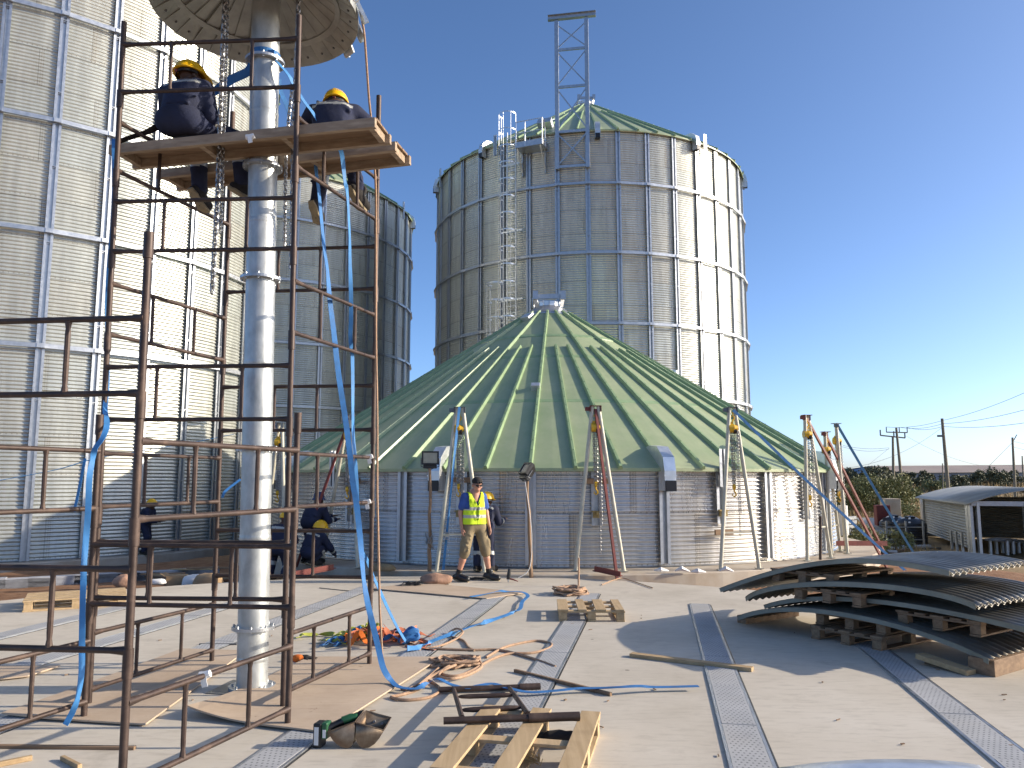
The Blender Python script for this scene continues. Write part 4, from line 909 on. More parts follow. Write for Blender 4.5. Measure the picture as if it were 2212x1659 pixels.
def hoist(tp, label, low_y=None, drop=1.0, chain_low=1.4, out=0.0, px=None):
    """chain hoist hanging under the head plate: hook, housing with hand wheel, load chain, hand chain, bottom hook"""
    c = tp + V((0, -0.02, -0.42)); root = thing("chain_hoist", c, label, "chain hoist", "yellow chain hoists")
    b = MB(); b.path([tp + V((0, -.02, -.09)), tp + V((0.01, -.02, -.16))], .012, 8)
    b.path([c + V((.0, 0, .13)), c + V((.0, 0, .17)), c + V((.028, 0, .20)), c + V((.03, 0, .235)), c + V((0, 0, .262)), c + V((-.03, 0, .24)), c + V((-.03, 0, .21))], [.016, .016, .015, .014, .012, .010, .006], 8); b.build("top_hook", M_YEL, root, True)
    b = MB(); b.tube(c + V((-.085, 0, .02)), c + V((.01, 0, .02)), .085, n=20); b.tube(c + V((.01, 0, .02)), c + V((.085, 0, .02)), .075, .05, n=20); b.box(c + V((-.03, 0, .11)), (.06, .05, .06)); b.build("housing", M_YEL, root, True)
    b = MB(); b.tube(c + V((.0, -.03, -.035)), c + V((.05, -.03, -.035)), .05, n=16); b.build("hand_wheel", M_BLACK, root, True)
    zb = c.z - drop; e = 0
    for dx in (-.05, -.02, .02): chain_mesh([c + V((dx, 0, -.06)), c + V((dx * .6, .02, -drop))], .042, .0062, "load_chain", M_CHAIN, root)
    chain_mesh([c + V((.05, -.03, -.04)), c + V((.055, -.04, -chain_low))], .034, .0048, "hand_chain", M_CHAIN, root)
    chain_mesh([c + V((.075, -.03, -.04)), c + V((.085, -.04, -chain_low * .8))], .034, .0048, "hand_chain", M_CHAIN, root)
    k = c + V((-.01, .02, -drop - .05)); b = MB(); b.tube(k + V((-.022, 0, .02)), k + V((.022, 0, .02)), .05, n=14)
    b.path([k + V((0, 0, -.02)), k + V((0, 0, -.07)), k + V((.03, 0, -.10)), k + V((.03, 0, -.14)), k + V((0, 0, -.165)), k + V((-.035, 0, -.14)), k + V((-.03, 0, -.11))], [.016, .015, .015, .016, .015, .012, .007], 8); b.build("bottom_hook", M_YEL, root, True)
    return root
T = {}
T[1] = lifting_frame("cream frame with blue ratchet strap, behind the man in the vest", (943, 1236), (1047, 1236), (993, 880), 14.2)
T[2] = lifting_frame("cream frame with red oxide stay, centre of the low silo wall", (1243, 1233), (1348, 1234), (1286, 877), 14.3, V(G(1333, 1250, .0)))
T[3] = lifting_frame("cream frame right of the big wall vent, blue strap tied to its head", (1557, 1231), (1640, 1228), (1581, 880), 14.6)
T[4] = lifting_frame("cream frame at the right end of the low silo with long red stay", (1744, 1211), (1795, 1205), (1742, 897), 16.0, V((8.35, 17.3, -.45)))
T[5] = lifting_frame("half hidden frame behind the right end frame, with dark head plate", (7.05, 17.3, ZF), (7.5, 17.9, ZF), (1783, 933), 17.4, V((9.0, 18.4, -.6)))
T[6] = lifting_frame("rightmost cream frame, outermost on the plinth, with blue strap", (7.42, 17.35, ZF), (7.75, 18.2, ZF), (1806, 915), 17.7)
T[7] = lifting_frame("cream frame with red stay beyond the scaffold, left part of the low silo", (696, 1211), (773, 1226), (755, 897), 15.2, V(G(640, 1225, .0)))
T[8] = lifting_frame("cream frame mostly hidden behind the upright pipe", (-5.2, 16.4, ZF), (-4.6, 15.9, ZF), (606, 914), 16.1)
HL = {1: "yellow chain hoist above the man in the vest", 2: "yellow chain hoist on the central frame with the red stay", 3: "yellow chain hoist on the frame tied with a blue strap right of centre", 4: "yellow chain hoist on the long red stayed frame at the right end", 5: "yellow chain hoist on the half hidden frame at the right", 6: "yellow chain hoist on the rightmost frame", 7: "yellow chain hoist seen through the scaffold rails", 8: "yellow chain hoist just right of the upright pipe"}
for i, (rt, tp, ax) in T.items(): hoist(tp, HL[i], drop={4: 1.25, 6: 1.15, 3: 1.05}.get(i, 1.0), chain_low={1: 2.2, 2: 2.25, 3: 2.0, 4: 2.2, 6: 1.9, 7: 1.9}.get(i, 1.7))
b = MB(); p0 = G(1290, 1246, -.02); p1 = G(1336, 1252, -.02); b.beam(G(1285, 1240, .06) + V((0, 0, .06)), G(1340, 1252, .02) + V((0, 0, .06)), .12, .012); b.beam(G(1285, 1240, .06) + V((0, .05, .09)), G(1340, 1252, .02) + V((0, .05, .09)), .012, .08); b.beam(G(1285, 1240, .06) + V((0, -.05, .09)), G(1340, 1252, .02) + V((0, -.05, .09)), .012, .08); tag(b.build("steel_channel", M_REDOX), "short red oxide channel lying at the foot of the central stay", "steel channel", "red channels by the frames")
b = MB(); a, c = V(AT(1804, 1178, 17.6)), V(AT(1914, 1178, 17.9)); b.beam(a, c, .12, .012); b.beam(a + V((0, -.06, .05)), c + V((0, -.06, .05)), .012, .11); tag(b.build("steel_channel", M_REDOX), "long red oxide channel between the right end frames and the red stays", "steel channel", "red channels by the frames")
b = MB(); a, c = G(640, 1249, .0), G(722, 1234, .06); b.beam(a + V((0, 0, .06)), c + V((0, 0, .06)), .12, .012); b.beam(a + V((0, -.06, .08)), c + V((0, -.06, .08)), .012, .10); tag(b.build("steel_channel", M_REDOX), "red oxide channel lying below the crouching worker", "steel channel", "red channels by the frames")
b = MB(); q = G(1772, 1209, ZF); b.tube(q, AT(1772, 1115, q.y), .03, n=10); tag(b.build("steel_post", M_RUST, None, True), "short rusty post standing at the right end of the low silo", "post")

# ------------------------------------------------------------------ floor: drain channels with perforated covers
def perf():
    m = N("perforated_cover_zinc"); tc = m.n('ShaderNodeTexCoord'); sp = m.n('ShaderNodeSeparateXYZ'); m.l(tc.outputs['UV'], sp.inputs[0]); u, v = sp.outputs[0], sp.outputs[1]
    row = m.math('FLOOR', m.math('DIVIDE', v, 0.042)); uu = m.math('ADD', m.math('DIVIDE', u, 0.034), m.math('MULTIPLY', m.math('MODULO', row, 2.0), 0.5))
    du = m.math('MULTIPLY', m.math('SUBTRACT', m.math('FRACT', uu), 0.5), 0.034); dv = m.math('MULTIPLY', m.math('SUBTRACT', m.math('FRACT', m.math('DIVIDE', v, 0.042)), 0.5), 0.042)
    d = m.math('SQRT', m.math('ADD', m.math('POWER', du, 2.0), m.math('POWER', m.math('MULTIPLY', dv, 0.8), 2.0))); inside = m.math('LESS_THAN', m.math('ABSOLUTE', m.math('SUBTRACT', u, 0.1275)), 0.098)
    hole = m.math('MULTIPLY', m.math('LESS_THAN', d, 0.0072), inside); lip = m.math('MULTIPLY', m.math('SUBTRACT', 1.0, m.math('SMOOTH_MIN', m.math('DIVIDE', d, 0.016), 1.0, 0.1)), inside)
    ns = m.noise(m.coord(), 3.5, 5, 0.6); c = m.ramp(ns, [(0.3, (0.34, 0.345, 0.345)), (0.7, (0.43, 0.43, 0.425))]); c = m.mix(m.ramp(m.noise(m.coord(), 0.8, 4), [(0.45, 0), (0.75, 0.45)]), c, (0.40, 0.36, 0.29))
    c = m.mix(m.math('MULTIPLY', hole, 0.62), c, (0.05, 0.055, 0.06)); m.set(c, 0.7, 0.0, 0.12); return m.m
M_PERF = perf()
CH = V((sin(radians(10.7)), cos(radians(10.7)), 0)); CHN = V((CH.y, -CH.x, 0))
def channel(pa, pb, label, wd=0.255):
    a, b = V(pa), V(pb); L = (b - a).dot(CH); root = thing("drain_channel", a, label, "floor drain", "perforated drain channels in the slab"); n = max(1, int(L / 1.0 + 0.5)); seg = L / n
    for i in range(n):
        m = CHN * 0; x0, x1 = -wd/2 + 0.012, wd/2 - 0.012; q0, q1 = a + CH * (i * seg + 0.004), a + CH * ((i + 1) * seg - 0.004); z = 0.010 + 0.0015 * ((i * 7) % 3)
        vs = []
        for q in (q0, q1):
            for x, zz in ((x0, 0.002), (x0, z), (x1, z), (x1, 0.002)): vs.append(tuple(q + CHN * x + V((0, 0, zz)) - a))
        quads = [(0, 4, 5, 1), (1, 5, 6, 2), (2, 6, 7, 3), (0, 1, 2, 3), (7, 6, 5, 4)]
        uvx = [0, 0.012, wd - 0.012, wd]; uv = []
        for f in quads:
            for k in f: uv.append((uvx[k % 4], 0 if k < 4 else seg))
        npmesh("drain_cover", vs, quads, M_PERF, root, uv, False)
    f = MB()
    for s_ in (-1, 1):
        e = CHN * (s_ * (wd / 2)); f.beam(a + e + V((0, 0, .005)), b + e + V((0, 0, .005)), 0.020, 0.012)
    f.beam(a - CHN * wd / 2 + V((0, 0, .005)), a + CHN * wd / 2 + V((0, 0, .005)), 0.015, 0.012); f.beam(b - CHN * wd / 2 + V((0, 0, .005)), b + CHN * wd / 2 + V((0, 0, .005)), 0.015, 0.012)
    f.build("channel_frame", M_GALV, root)
    g = MB(); e = CHN * (wd / 2 + 0.018); g.beam(a + e + V((0, 0, .0015)), b + e + V((0, 0, .0015)), 0.016, 0.003); g.build("channel_gap", M_BLACK, root)
def ch_pts(far, near_y): 
    return G(*far), near_y
def chan(far_px, length, label): f = G(*far_px); channel(f - CH * length, f, label)
chan((1511, 1306), 7.4, "perforated drain channel under the plank, ending in front of the sheet stack")
chan((1276, 1283), 9.0, "perforated drain channel running under the two wooden pallets")
chan((1080, 1283), 9.5, "perforated drain channel passing the heap of coloured harnesses")
chan((800, 1268), 9.5, "perforated drain channel running behind the pipe under the plywood")
chan((515, 1302), 6.5, "perforated drain channel left of the pipe, beyond the scaffold")
chan((264, 1312), 4.0, "leftmost perforated drain channel, near the yellowish pallet")
chan((1853, 1376), 6.6, "perforated drain channel coming out under the curved sheet stack")

# ------------------------------------------------------------------ pallets, sheet stack
def pallet(c, ang, label, mat=M_WOODY, missing=(), z=0.0, L=1.2, W=0.8, matb=None, boards=5, group="wooden pallets"):
    """boards run along local y (length L); local x is the width W"""
    c = V((c[0], c[1], z)); root = thing("pallet", c, label, "pallet", group); R = Matrix.Rotation(ang, 3, 'Z'); mb = matb or mat
    rr = random.Random(int(c.x * 991 + c.y * 77)); T_ = lambda x, y, zz: c + R @ V((x, y, zz))
    for i in range(boards):
        if i in missing: continue
        b = MB(); x = (-W/2 + 0.06) + (W - 0.12) * i / (boards - 1); b.box(T_(x, rr.uniform(-.006, .006), 0.133), (0.105 + 0.025 * (i % 2 == 0), L, 0.02), R @ Matrix.Rotation(rr.uniform(-.01, .01), 3, 'Z')); b.build("top_board", mat, root, False, 0.003)
    for j in range(3):
        y = -L/2 + 0.06 + (L - 0.12) * j / 2; b = MB(); b.box(T_(0, y, 0.112), (W, 0.10, 0.02), R); b.build("cross_board", mat, root, False, 0.003)
        for i in range(3):
            x = -W/2 + 0.055 + (W - 0.11) * i / 2; b = MB(); b.box(T_(x, y, 0.061), (0.098, 0.098, 0.079), R); b.build("block", mb, root, False, 0.004)
    for i in range(3):
        b = MB(); x = -W/2 + 0.055 + (W - 0.11) * i / 2; b.box(T_(x, 0, 0.011), (0.10, L, 0.02), R); b.build("bottom_board", mb, root, False, 0.003)
    return root
pf = (G(1205, 1341) + G(1348, 1346)) / 2; pallet(pf + V((.03, .41, 0)), radians(-2), "weathered pallet with a missing board, left of the floor shadow", missing=(), boards=4, L=0.8)
ang = radians(-12.5); dr = V((sin(-ang), cos(-ang), 0)); nrm = V((dr.y, -dr.x, 0)); a = G(1297, 1537, .144); a.z = 0
pallet(a - nrm * 0.40 - dr * 0.6, ang, "pale splintered pallet in the foreground with a scaffold frame lying on it", M_WOODY, missing=(1, 3), boards=5)
pallet(G(165, 1306), radians(-62), "yellowish pallet lying on the left edge of the slab", M_WOODY)
# stack of curved corrugated sheets
LD = V((-0.555, 0.83, 0)).normalized(); WD = V((0.83, 0.555, 0)).normalized()
M_SHEET = simple("weathered_curved_sheet", (0.34, 0.34, 0.305), 0.45, 0.65, 0.35, 2.0, 0.05, col2=(0.21, 0.175, 0.13))
M_SHEETD = simple("dark_sheet_edge", (0.26, 0.265, 0.22), 0.6, 0.4, 0.3, 3)
def bundle(px, Y0, Y1, wd, label, layers=3, thick=0.05, rust=False):
    """curved corrugated sheets: near edge given as photo points with receding depth, swept across the width"""
    n = len(px); pts = [AT(x, y, lerp(Y0, Y1, i / (n - 1))) for i, (x, y) in enumerate(px)]
    # resample smoothly
    T_ = np.linspace(0, 1, n); tt = np.linspace(0, 1, 25); P = np.array(pts); co = [np.polyfit(T_, P[:, k], 3 if n > 4 else 2) for k in range(3)]; line = np.stack([np.polyval(c, tt) for c in co], -1)
    PS = 0.118; m = int(wd / PS * 9); ws = np.linspace(0, wd, m); root = thing("curved_sheet_bundle", pts[n // 2], label, "metal sheets", "bundles of curved sheets in the stack")
    off = np.array(pts[n // 2])
    for l in range(layers):
        top = line + np.array((0, 0, -thick * l / layers)); jx = 0.012 * ((l * 5) % 3 - 1)
        vs = []
        for sgn in (0, -0.0022):
            for i in range(25):
                t = (line[min(i+1, 24)] - line[max(i-1, 0)]); t /= np.linalg.norm(t); nn = np.cross(np.array(WD), t); nn = nn if nn[2] > 0 else -nn
                g = top[i][None] + np.outer(ws + jx, np.array(WD)) + np.outer(0.016 * np.cos(2 * pi * ws / PS) + sgn, nn); vs.append(g)
        vs = np.concatenate(vs) - off; q = []
        i = np.arange(24)[:, None] * m; j = np.arange(m - 1)[None, :]; A = np.stack([i + j, i + j + 1, i + m + j + 1, i + m + j], -1).reshape(-1, 4); B = A[:, ::-1] + 25 * m
        e = np.arange(m - 1); o = 25 * m; E1 = np.stack([e, e + o, e + o + 1, e + 1], -1); e2 = e + 24 * m; E2 = np.stack([e2, e2 + 1, e2 + o + 1, e2 + o], -1)
        s_ = np.arange(24) * m; S1 = np.stack([s_, s_ + m, s_ + m + o, s_ + o], -1)
        npmesh("curved_sheet", vs, np.concatenate([A, B, E1, E2, S1]), M_SHEET, root)
    # bolt-holed side lip on the near edge
    b = MB(); b.ribbon([V(p) + V((0, 0, -thick / 2 + .008)) - WD * 0.004 for p in line], thick + .016, (0, 0, 1), 0.004); b.build("sheet_edge", M_SHEETD, root)
    return line
B1 = [(1555, 1273), (1646, 1243), (1725, 1222), (1804, 1210), (1884, 1211), (1963, 1219), (2051, 1236)]
B2 = [(1612, 1290), (1646, 1279), (1712, 1263), (1778, 1256), (1884, 1260), (1963, 1273), (2043, 1290), (2109, 1306)]
B3 = [(1655, 1308), (1699, 1299), (1778, 1292), (1857, 1293), (1937, 1301), (2016, 1315), (2096, 1334), (2175, 1349), (2230, 1362)]
B4 = [(1593, 1334), (1646, 1319), (1712, 1316), (1778, 1320), (1857, 1332), (1937, 1350), (2016, 1374), (2082, 1403), (2135, 1426)]
l1 = bundle(B1, 9.5, 7.15, 1.62, "topmost bundle of curved corrugated sheets on the pallet stack", 3, 0.034)
l2 = bundle(B2, 9.3, 7.0, 1.62, "second bundle from the top of the curved sheet stack", 3, 0.036)
l3 = bundle(B3, 9.1, 6.7, 1.5, "third curved bundle from the top, longest towards the right edge", 2, 0.03)
l4 = bundle(B4, 9.25, 6.9, 1.35, "lowest bundle of curved sheets, resting on timber blocks at both ends", 2, 0.032)
angS = atan2(-LD.x, LD.y)
def stackpal(corner_px, Y, top_z, label, sh=0.0):
    """pallet placed by its nearest upper corner"""
    p = AT(*corner_px, Y); z = top_z if top_z is not None else p.z - 0.144
    c = p + LD * 0.40 + WD * 0.6
    R = angS + pi / 2; pallet((c.x, c.y), R, label, M_WOODD, z=max(0, z), L=1.2, W=0.8, group="pallets in the sheet stack")
stackpal((1902, 1366), 7.87, 0.0, "bottom pallet of the sheet stack, standing on the slab")
stackpal((1912, 1352), 7.92, 0.146, "pallet lying directly on the bottom pallet, under the lowest curved bundle")
def under(line, i, dz, wshift, label, tilt=0):
    p = V(line[i]); c = p + WD * (0.6 + wshift); z = p.z - dz - 0.15; pallet((c.x, c.y), angS + pi / 2, label, M_WOODD, z=z, L=1.15, W=0.8, group="pallets in the sheet stack")
under(l3, 15, 0.055, 0.0, "pallet between the lowest and third curved bundles")
under(l2, 10, 0.06, 0.0, "pallet between the third and second curved bundles")
under(l1, 8, 0.055, 0.0, "topmost pallet, right under the top curved bundle")
def timber(a, b, wd, ht, label, mat=M_WOODD, name="timber", cat="timber", bev=0.004, group=None):
    m = MB(); m.beam(V(a) + V((0, 0, ht / 2)), V(b) + V((0, 0, ht / 2)), wd, ht); return tag(m.build(name, mat, None, False, bev), label, cat, group)
a = G(1598, 1349); timber(a + V((.04, .06, 0)), a + WD * 1.0 + V((.04, .06, 0)), .13, .09, "dark timber beam under the left end of the lowest curved bundle")
a = G(2138, 1463); timber(a + V((-.02, .08, 0)), a + WD * 1.3 + V((-.02, .08, 0)), .22, .14, "thick timber sleeper under the right end of the lowest curved bundle", M_WOODD)
a, c = G(1994, 1436), G(2106, 1462); timber(a + V((0, .05, .05)), c + V((0, .05, 0.0)), .13, .045, "short board with one end raised on an offcut, beside the sleeper", M_WOOD)
a = G(2018, 1437); timber(a + V((-.03, .02, 0)), a + V((.05, .12, 0)), .09, .05, "small offcut holding up the end of a short board", M_WOODD)
timber(G(1363, 1418), G(1626, 1450), .085, .035, "brown plank lying across the drain channel at the edge of the shadow", M_WOOD, "plank", "plank")
timber(G(1112, 1452), G(1320, 1504), .03, .028, "thin batten lying across the drain channel beside the blue strap", M_WOODD, "batten", "batten")
timber(G(-60, 1615), G(292, 1619), .035, .02, "long thin batten at the lower left with a pale sawn end", M_WOODD, "batten", "batten")
timber(G(-10, 1658), G(69, 1642), .03, .03, "short stick in the lower left corner", M_WOOD, "stick", "stick")
timber(G(134, 1642), G(172, 1662), .028, .028, "short stick at the bottom edge, right of the corner stick", M_WOOD, "stick", "stick")
timber(G(430, 1393), G(512, 1393), .02, .015, "short dark rod lying left of the pipe foot", M_DARKSTEEL, "rod", "rod")

# ------------------------------------------------------------------ plywood sheets on the slab
def ply(px, label, curl=None, th=0.012, z=0.012):
    c = [G(x, y, z) for x, y in px]; n = 12; vs = []; 
    for i in range(n + 1):
        for j in range(n + 1):
            u, v = i / n, j / n; p = lerp(lerp(c[0], c[1], u), lerp(c[3], c[2], u), v); zz = z + 0.003 * mnoise.noise(p * 2)
            if curl: zz += curl[2] * max(0, 1 - math.hypot(u - curl[0], v - curl[1]) / curl[3])**2
            vs.append((p.x, p.y, zz))
    m = MB(); k = n + 1; top = [(i*k+j, (i+1)*k+j, (i+1)*k+j+1, i*k+j+1) for i in range(n) for j in range(n)]; m.add(vs, top)
    o = m.build("plywood_sheet", M_PLY, None, False); so_ = o.modifiers.new("thick", 'SOLIDIFY'); so_.thickness = th; so_.offset = -1; return tag(o, label, "plywood", "plywood sheets on the slab")
ply([(392, 1403), (532, 1407), (314, 1567), (3, 1549)], "plywood sheet under the left legs of the tall scaffold", (0.0, 1.0, 0.02, 0.6))
ply([(668, 1421), (955, 1421), (700, 1584), (402, 1546)], "large plywood sheet with a lifted corner at the pipe foot", (0.0, 1.0, 0.06, 0.5), z=0.018)
ply([(800, 1272), (905, 1259), (1138, 1281), (1051, 1294)], "far plywood sheet with a tangle of cable on it, in front of the man")
ply([(-120, 1440), (130, 1440), (60, 1462), (-100, 1480)], "small plywood sheet at the left edge beyond the low scaffold")

# ------------------------------------------------------------------ straps
def spline(pts, k=8):
    pts = [V(p) for p in pts]; out = []
    for i in range(len(pts) - 1):
        p0, p1, p2, p3 = pts[max(i-1, 0)], pts[i], pts[i+1], pts[min(i+2, len(pts)-1)]
        for j in range(k):
            t = j / k; out.append(0.5 * ((2*p1) + (p2-p0)*t + (2*p0-5*p1+4*p2-p3)*t*t + (3*p1-p0-3*p2+p3)*t**3))
    return out + [pts[-1]]
def strap(pts, wid, label, mat=M_STRAPL, twist=None, k=6, group="blue straps", name="strap"):
    """pts: (x, y, depth) photo points or ready positions; twist: angle of the ribbon's width direction per point"""
    P = [AT(*p) if not isinstance(p, Vector) else p for p in pts]; n = len(P); tw = twist or [0] * n; S = spline(P, k); side = []
    for i in range(len(S)):
        f = i / k; a = int(min(f, n - 1)); b = min(a + 1, n - 1); t = lerp(tw[a], tw[b], f - a); side.append(V((cos(t), sin(t), 0.02)))
    m = MB(); m.ribbon(S, wid, side, 0.004); o = m.build(name, mat, None, True); return tag(o, label, "strap", group)
S1 = [(247, 300, 6.35), (247, 324, 6.2), (247, 417, 6.2), (243, 492, 6.15), (237, 560, 6.15), (233, 635, 6.12), (232, 714, 6.1), (232, 768, 6.1), (231, 832, 6.08), (227, 884, 6.0), (231, 917, 5.75), (222, 945, 5.62), (206, 968, 5.6), (200, 992, 5.62), (193, 1035, 5.6), (190, 1110, 5.58), (182, 1211, 5.56), (180, 1260, 5.56), (178, 1317, 5.56), (177, 1393, 5.56), (176, 1455, 5.56), (168, 1506, 5.58), (157, 1537, 5.6), (141, 1566, 5.58)]
strap(S1, .040, "long blue strap hanging down past the left legs of both scaffolds to the floor", M_STRAPL, [0.3, .2, .1, 0, 0, .2, 1.2, 1.3, .9, 1.2, .6, 0, -.2, 1.2, .5, .2, .9, .2, 0, .3, .9, 1.3, .2, 0])
strap([(-30, 1043, 11.5), (120, 1015, 12), (200, 992, 12.3), (300, 975, 12.8), (420, 955, 13.2), (505, 938, 13.5)], .05, "blue strap stretched level behind the scaffold in front of the left silo", M_STRAPL, [1.5]*6)
strap([(184, 990, 12.2), (178, 1020, 12.2), (170, 1060, 12.2), (160, 1106, 12.2)], .045, "short loose tail of blue strap hanging from the level strap", M_STRAPL)
S3a = [(722, 308, 6.75), (727, 315, 6.38), (738, 331, 6.36), (745, 392, 6.42), (750, 417, 6.5), (755, 507, 6.6), (756, 568, 6.7), (758, 631, 6.8), (758, 693, 6.85), (757, 731, 6.9), (761, 769, 6.95), (762, 834, 7.0), (762, 884, 7.0), (763, 939, 7.05), (767, 990, 7.05), (770, 1040, 7.1), (772, 1085, 7.1), (777, 1135, 7.15), (781, 1186, 7.2), (793, 1210, 7.3), (806, 1245, 7.5), (820, 1275, 7.6), (838, 1315, 7.8), (858, 1355, 7.95), (876, 1385, 8.05)]
strap(S3a, .038, "blue strap from the rear board down the scaffold's right side to the harness heap", M_STRAPL, [0, 0, .3, 1.1, 1.2, 1.3, 1.0, .4, .1, .3, .8, .9, 1.1, 1.0, .8, .5, .3, .9, 1.3, 1.2, 1.2, 1.2, 1.2, 1.2, 1.2])
gl = lambda x, y, z=.0: G(x, y, max(.03, z) + .008)
S3b = [(680, 330, 6.7), (684, 380, 6.68), (689, 417, 6.66), (699, 525, 6.6), (707, 583, 6.6), (712, 643, 6.6), (722, 726, 6.6), (728, 781, 6.6), (735, 834, 6.6), (745, 897, 6.62), (750, 934, 6.62), (757, 990, 6.62), (762, 1040, 6.62), (770, 1090, 6.62), (777, 1153, 6.62), (783, 1223, 6.6), (786, 1255, 6.6), (794, 1302, 6.6), (805, 1348, 6.6), (817, 1398, 6.58), (828, 1443, 6.56), (845, 1470, 6.58)] + [gl(863, 1484), gl(900, 1487), gl(926, 1474, .02), gl(946, 1466, .06), gl(976, 1479, .02), gl(1008, 1486), gl(1038, 1480, .02), gl(1066, 1477, .03), gl(1097, 1486), gl(1142, 1495), gl(1198, 1492), gl(1248, 1487), gl(1298, 1486, .02), gl(1340, 1484, .055), gl(1380, 1482, .05), gl(1420, 1484, .02), gl(1509, 1482)]
strap(S3b, .048, "wide blue strap hanging from the boards and trailing across the slab past the batten", M_STRAP, [1.2, 1.2, 1.2, 1.2, 1.2, .8, .6, .5, .4, .3, .3, .2, .2, .2, .4, .9, 1.1, .5, .3, .2, .4, .8, 1.1, 1.4, 1.2, 1.2, 1.4, 1.3, 1.2, 1.1, 1.3, 1.5, 1.5, 1.4, 1.3, 1.2, 1.2, 1.3, 1.4])
strap([gl(880, 1400, .05), gl(906, 1398), gl(935, 1384, .01), gl(985, 1366), gl(1020, 1352, .03), gl(1060, 1340), gl(1095, 1328, .03), gl(1122, 1316), gl(1128, 1300, .03), gl(1140, 1287), gl(1128, 1279, .04), gl(1100, 1278), gl(1078, 1277, .05), gl(1045, 1284), gl(1016, 1289)], .055, "blue strap lying on the slab from the harness heap to the far plywood", M_STRAPL, [.9, 1.2, 1.3, 1.1, .9, 1.1, 1.3, 1.0, .6, .8, 1.3, 1.2, .9, 1.2, 1.3])
q = pp(AT(574, 124, 6.53).z); m = MB(); m.lathe([(RP + .004, -.03), (RP + .008, -.028), (RP + .008, .03), (RP + .004, .03)], q, 32)
m.box(q + V((RP * .75, -RP * .75, -.02)), (.05, .05, .05)); tag(m.build("strap", M_STRAP, None), "blue strap wrapped round the upper pipe just above a flange", "strap", "blue straps")
strap([(598, 132, 6.45), (602, 137, 6.42), (624, 163, 6.45), (637, 187, 6.5), (657, 219, 6.55), (674, 241, 6.6), (690, 266, 6.65)], .045, "light blue strap running from the pipe to the right seated man", M_STRAPL, [1.0]*7)
strap([(603, 170, 6.6), (604, 191, 6.6), (622, 234, 6.62), (632, 265, 6.65), (640, 290, 6.7)], .045, "dark blue strap running down from the pipe behind the right chain", M_STRAP, [.6]*5)
strap([(545, 140, 6.5), (533, 156, 6.5), (500, 172, 6.5), (465, 197, 6.5), (445, 212, 6.45)], .075, "broad blue strap from the pipe to the left seated man", M_STRAP, [.2]*5)
strap([(345, 272, 6.35), (320, 284, 6.3), (300, 291, 6.3), (270, 301, 6.3), (252, 308, 6.3)], .06, "dark strap end running from the left seated man to the scaffold leg", M_BLACKC, [1.2]*5)
tp3 = T[3][1]; P1 = V((8.7, 17.0, -.45)); strap([tp3 + V((0, -.08, -.06)), lerp(tp3, P1, .35) + V((0, 0, -.06)), lerp(tp3, P1, .7) + V((0, 0, -.05)), P1], .055, "taut blue strap from the frame right of the wall vent down to the right", M_STRAP, [.3]*4)
tp6 = T[6][1]; P2 = V((11.9, 22.6, -1.0)); strap([tp6 + V((0, -.07, -.04)), lerp(tp6, P2, .4) + V((0, 0, -.03)), P2], .06, "taut blue strap from the rightmost frame to the ground", M_STRAPL, [.3]*3)
tp1 = T[1][1]; fl1 = G(958, 1233, ZF); strap([tp1 + V((0, -.08, -.0)), lerp(tp1, fl1, .25) + V((0, -.1, 0)), lerp(tp1, fl1, .6) + V((0, -.1, 0)), fl1 + V((0, -.06, .02))], .05, "blue ratchet strap down the left leg of the frame behind the man", M_STRAPL, [.2, .6, 1.0, .2])
m = MB(); q = lerp(tp1, fl1, .78) + V((0.01, -.13, 0)); 
for dx in (-.03, .03): m.box(q + V((dx, 0, 0)), (.008, .03, .17))
m.tube(q + V((-.035, 0, .03)), q + V((.035, 0, .03)), .016, n=8); m.tube(q + V((-.035, 0, -.08)), q + V((.035, 0, -.08)), .010, n=8); m.box(q + V((0, .01, -.02)), (.06, .02, .06)); tag(m.build("ratchet_buckle", M_GALV, None), "steel ratchet buckle on the blue strap left of the man", "ratchet buckle")
strap([AT(520, 1035, 14.5), AT(488, 1060, 14.2), AT(480, 1075, 14.2)], .05, "short blue strap end beyond the left rear scaffold leg", M_STRAP, [.3]*3)

# ------------------------------------------------------------------ ropes, cables, heaps
def rope(pts, r, label, mat=M_ROPE, name="rope", k=7, cat="rope", group=None):
    P = [AT(*p) if not isinstance(p, Vector) else p for p in pts]; m = MB(); m.path(spline(P, k), r, 7); return tag(m.build(name, mat, None, True), label, cat, group)
rope([(781, 40, 6.9), (786, 66, 6.6), (790, 110, 6.65), (797, 210, 6.8), (803, 270, 6.9), (806, 330, 6.98), (812, 420, 7.0), (812, 700, 7.05), (815, 900, 7.05), (815, 1050, 7.05), (817, 1150, 7.05), (820, 1300, 7.05), (822, 1345, 7.05), (826, 1425, 7.05)], .011, "tan rope hanging from the cone past the right scaffold leg to the floor")
gr = lambda x, y, z=.012: G(x, y, z)
rope([gr(867, 1487), gr(880, 1489), gr(905, 1478), gr(930, 1462), gr(948, 1452, .03), gr(975, 1440, .05), gr(1000, 1430), gr(1012, 1420, .04), gr(990, 1428), gr(960, 1445, .04), gr(948, 1460), gr(975, 1466, .03), gr(1010, 1458), gr(1040, 1440), gr(1030, 1425, .04), gr(1000, 1424), gr(965, 1440), gr(955, 1455), gr(985, 1460), gr(1020, 1448), gr(1060, 1425), gr(1100, 1412), gr(1150, 1410), gr(1185, 1400), gr(1190, 1390), gr(1160, 1384), gr(1120, 1390), gr(1085, 1400), gr(1050, 1420)], .012, "loose tan rope in open loops across the middle of the slab")
rope([gr(876, 1394), gr(900, 1399), gr(960, 1402), gr(1020, 1404), gr(1080, 1404), gr(1150, 1422), gr(1200, 1440)], .012, "tan rope running nearly straight from the blue knot to the drain", group=None)
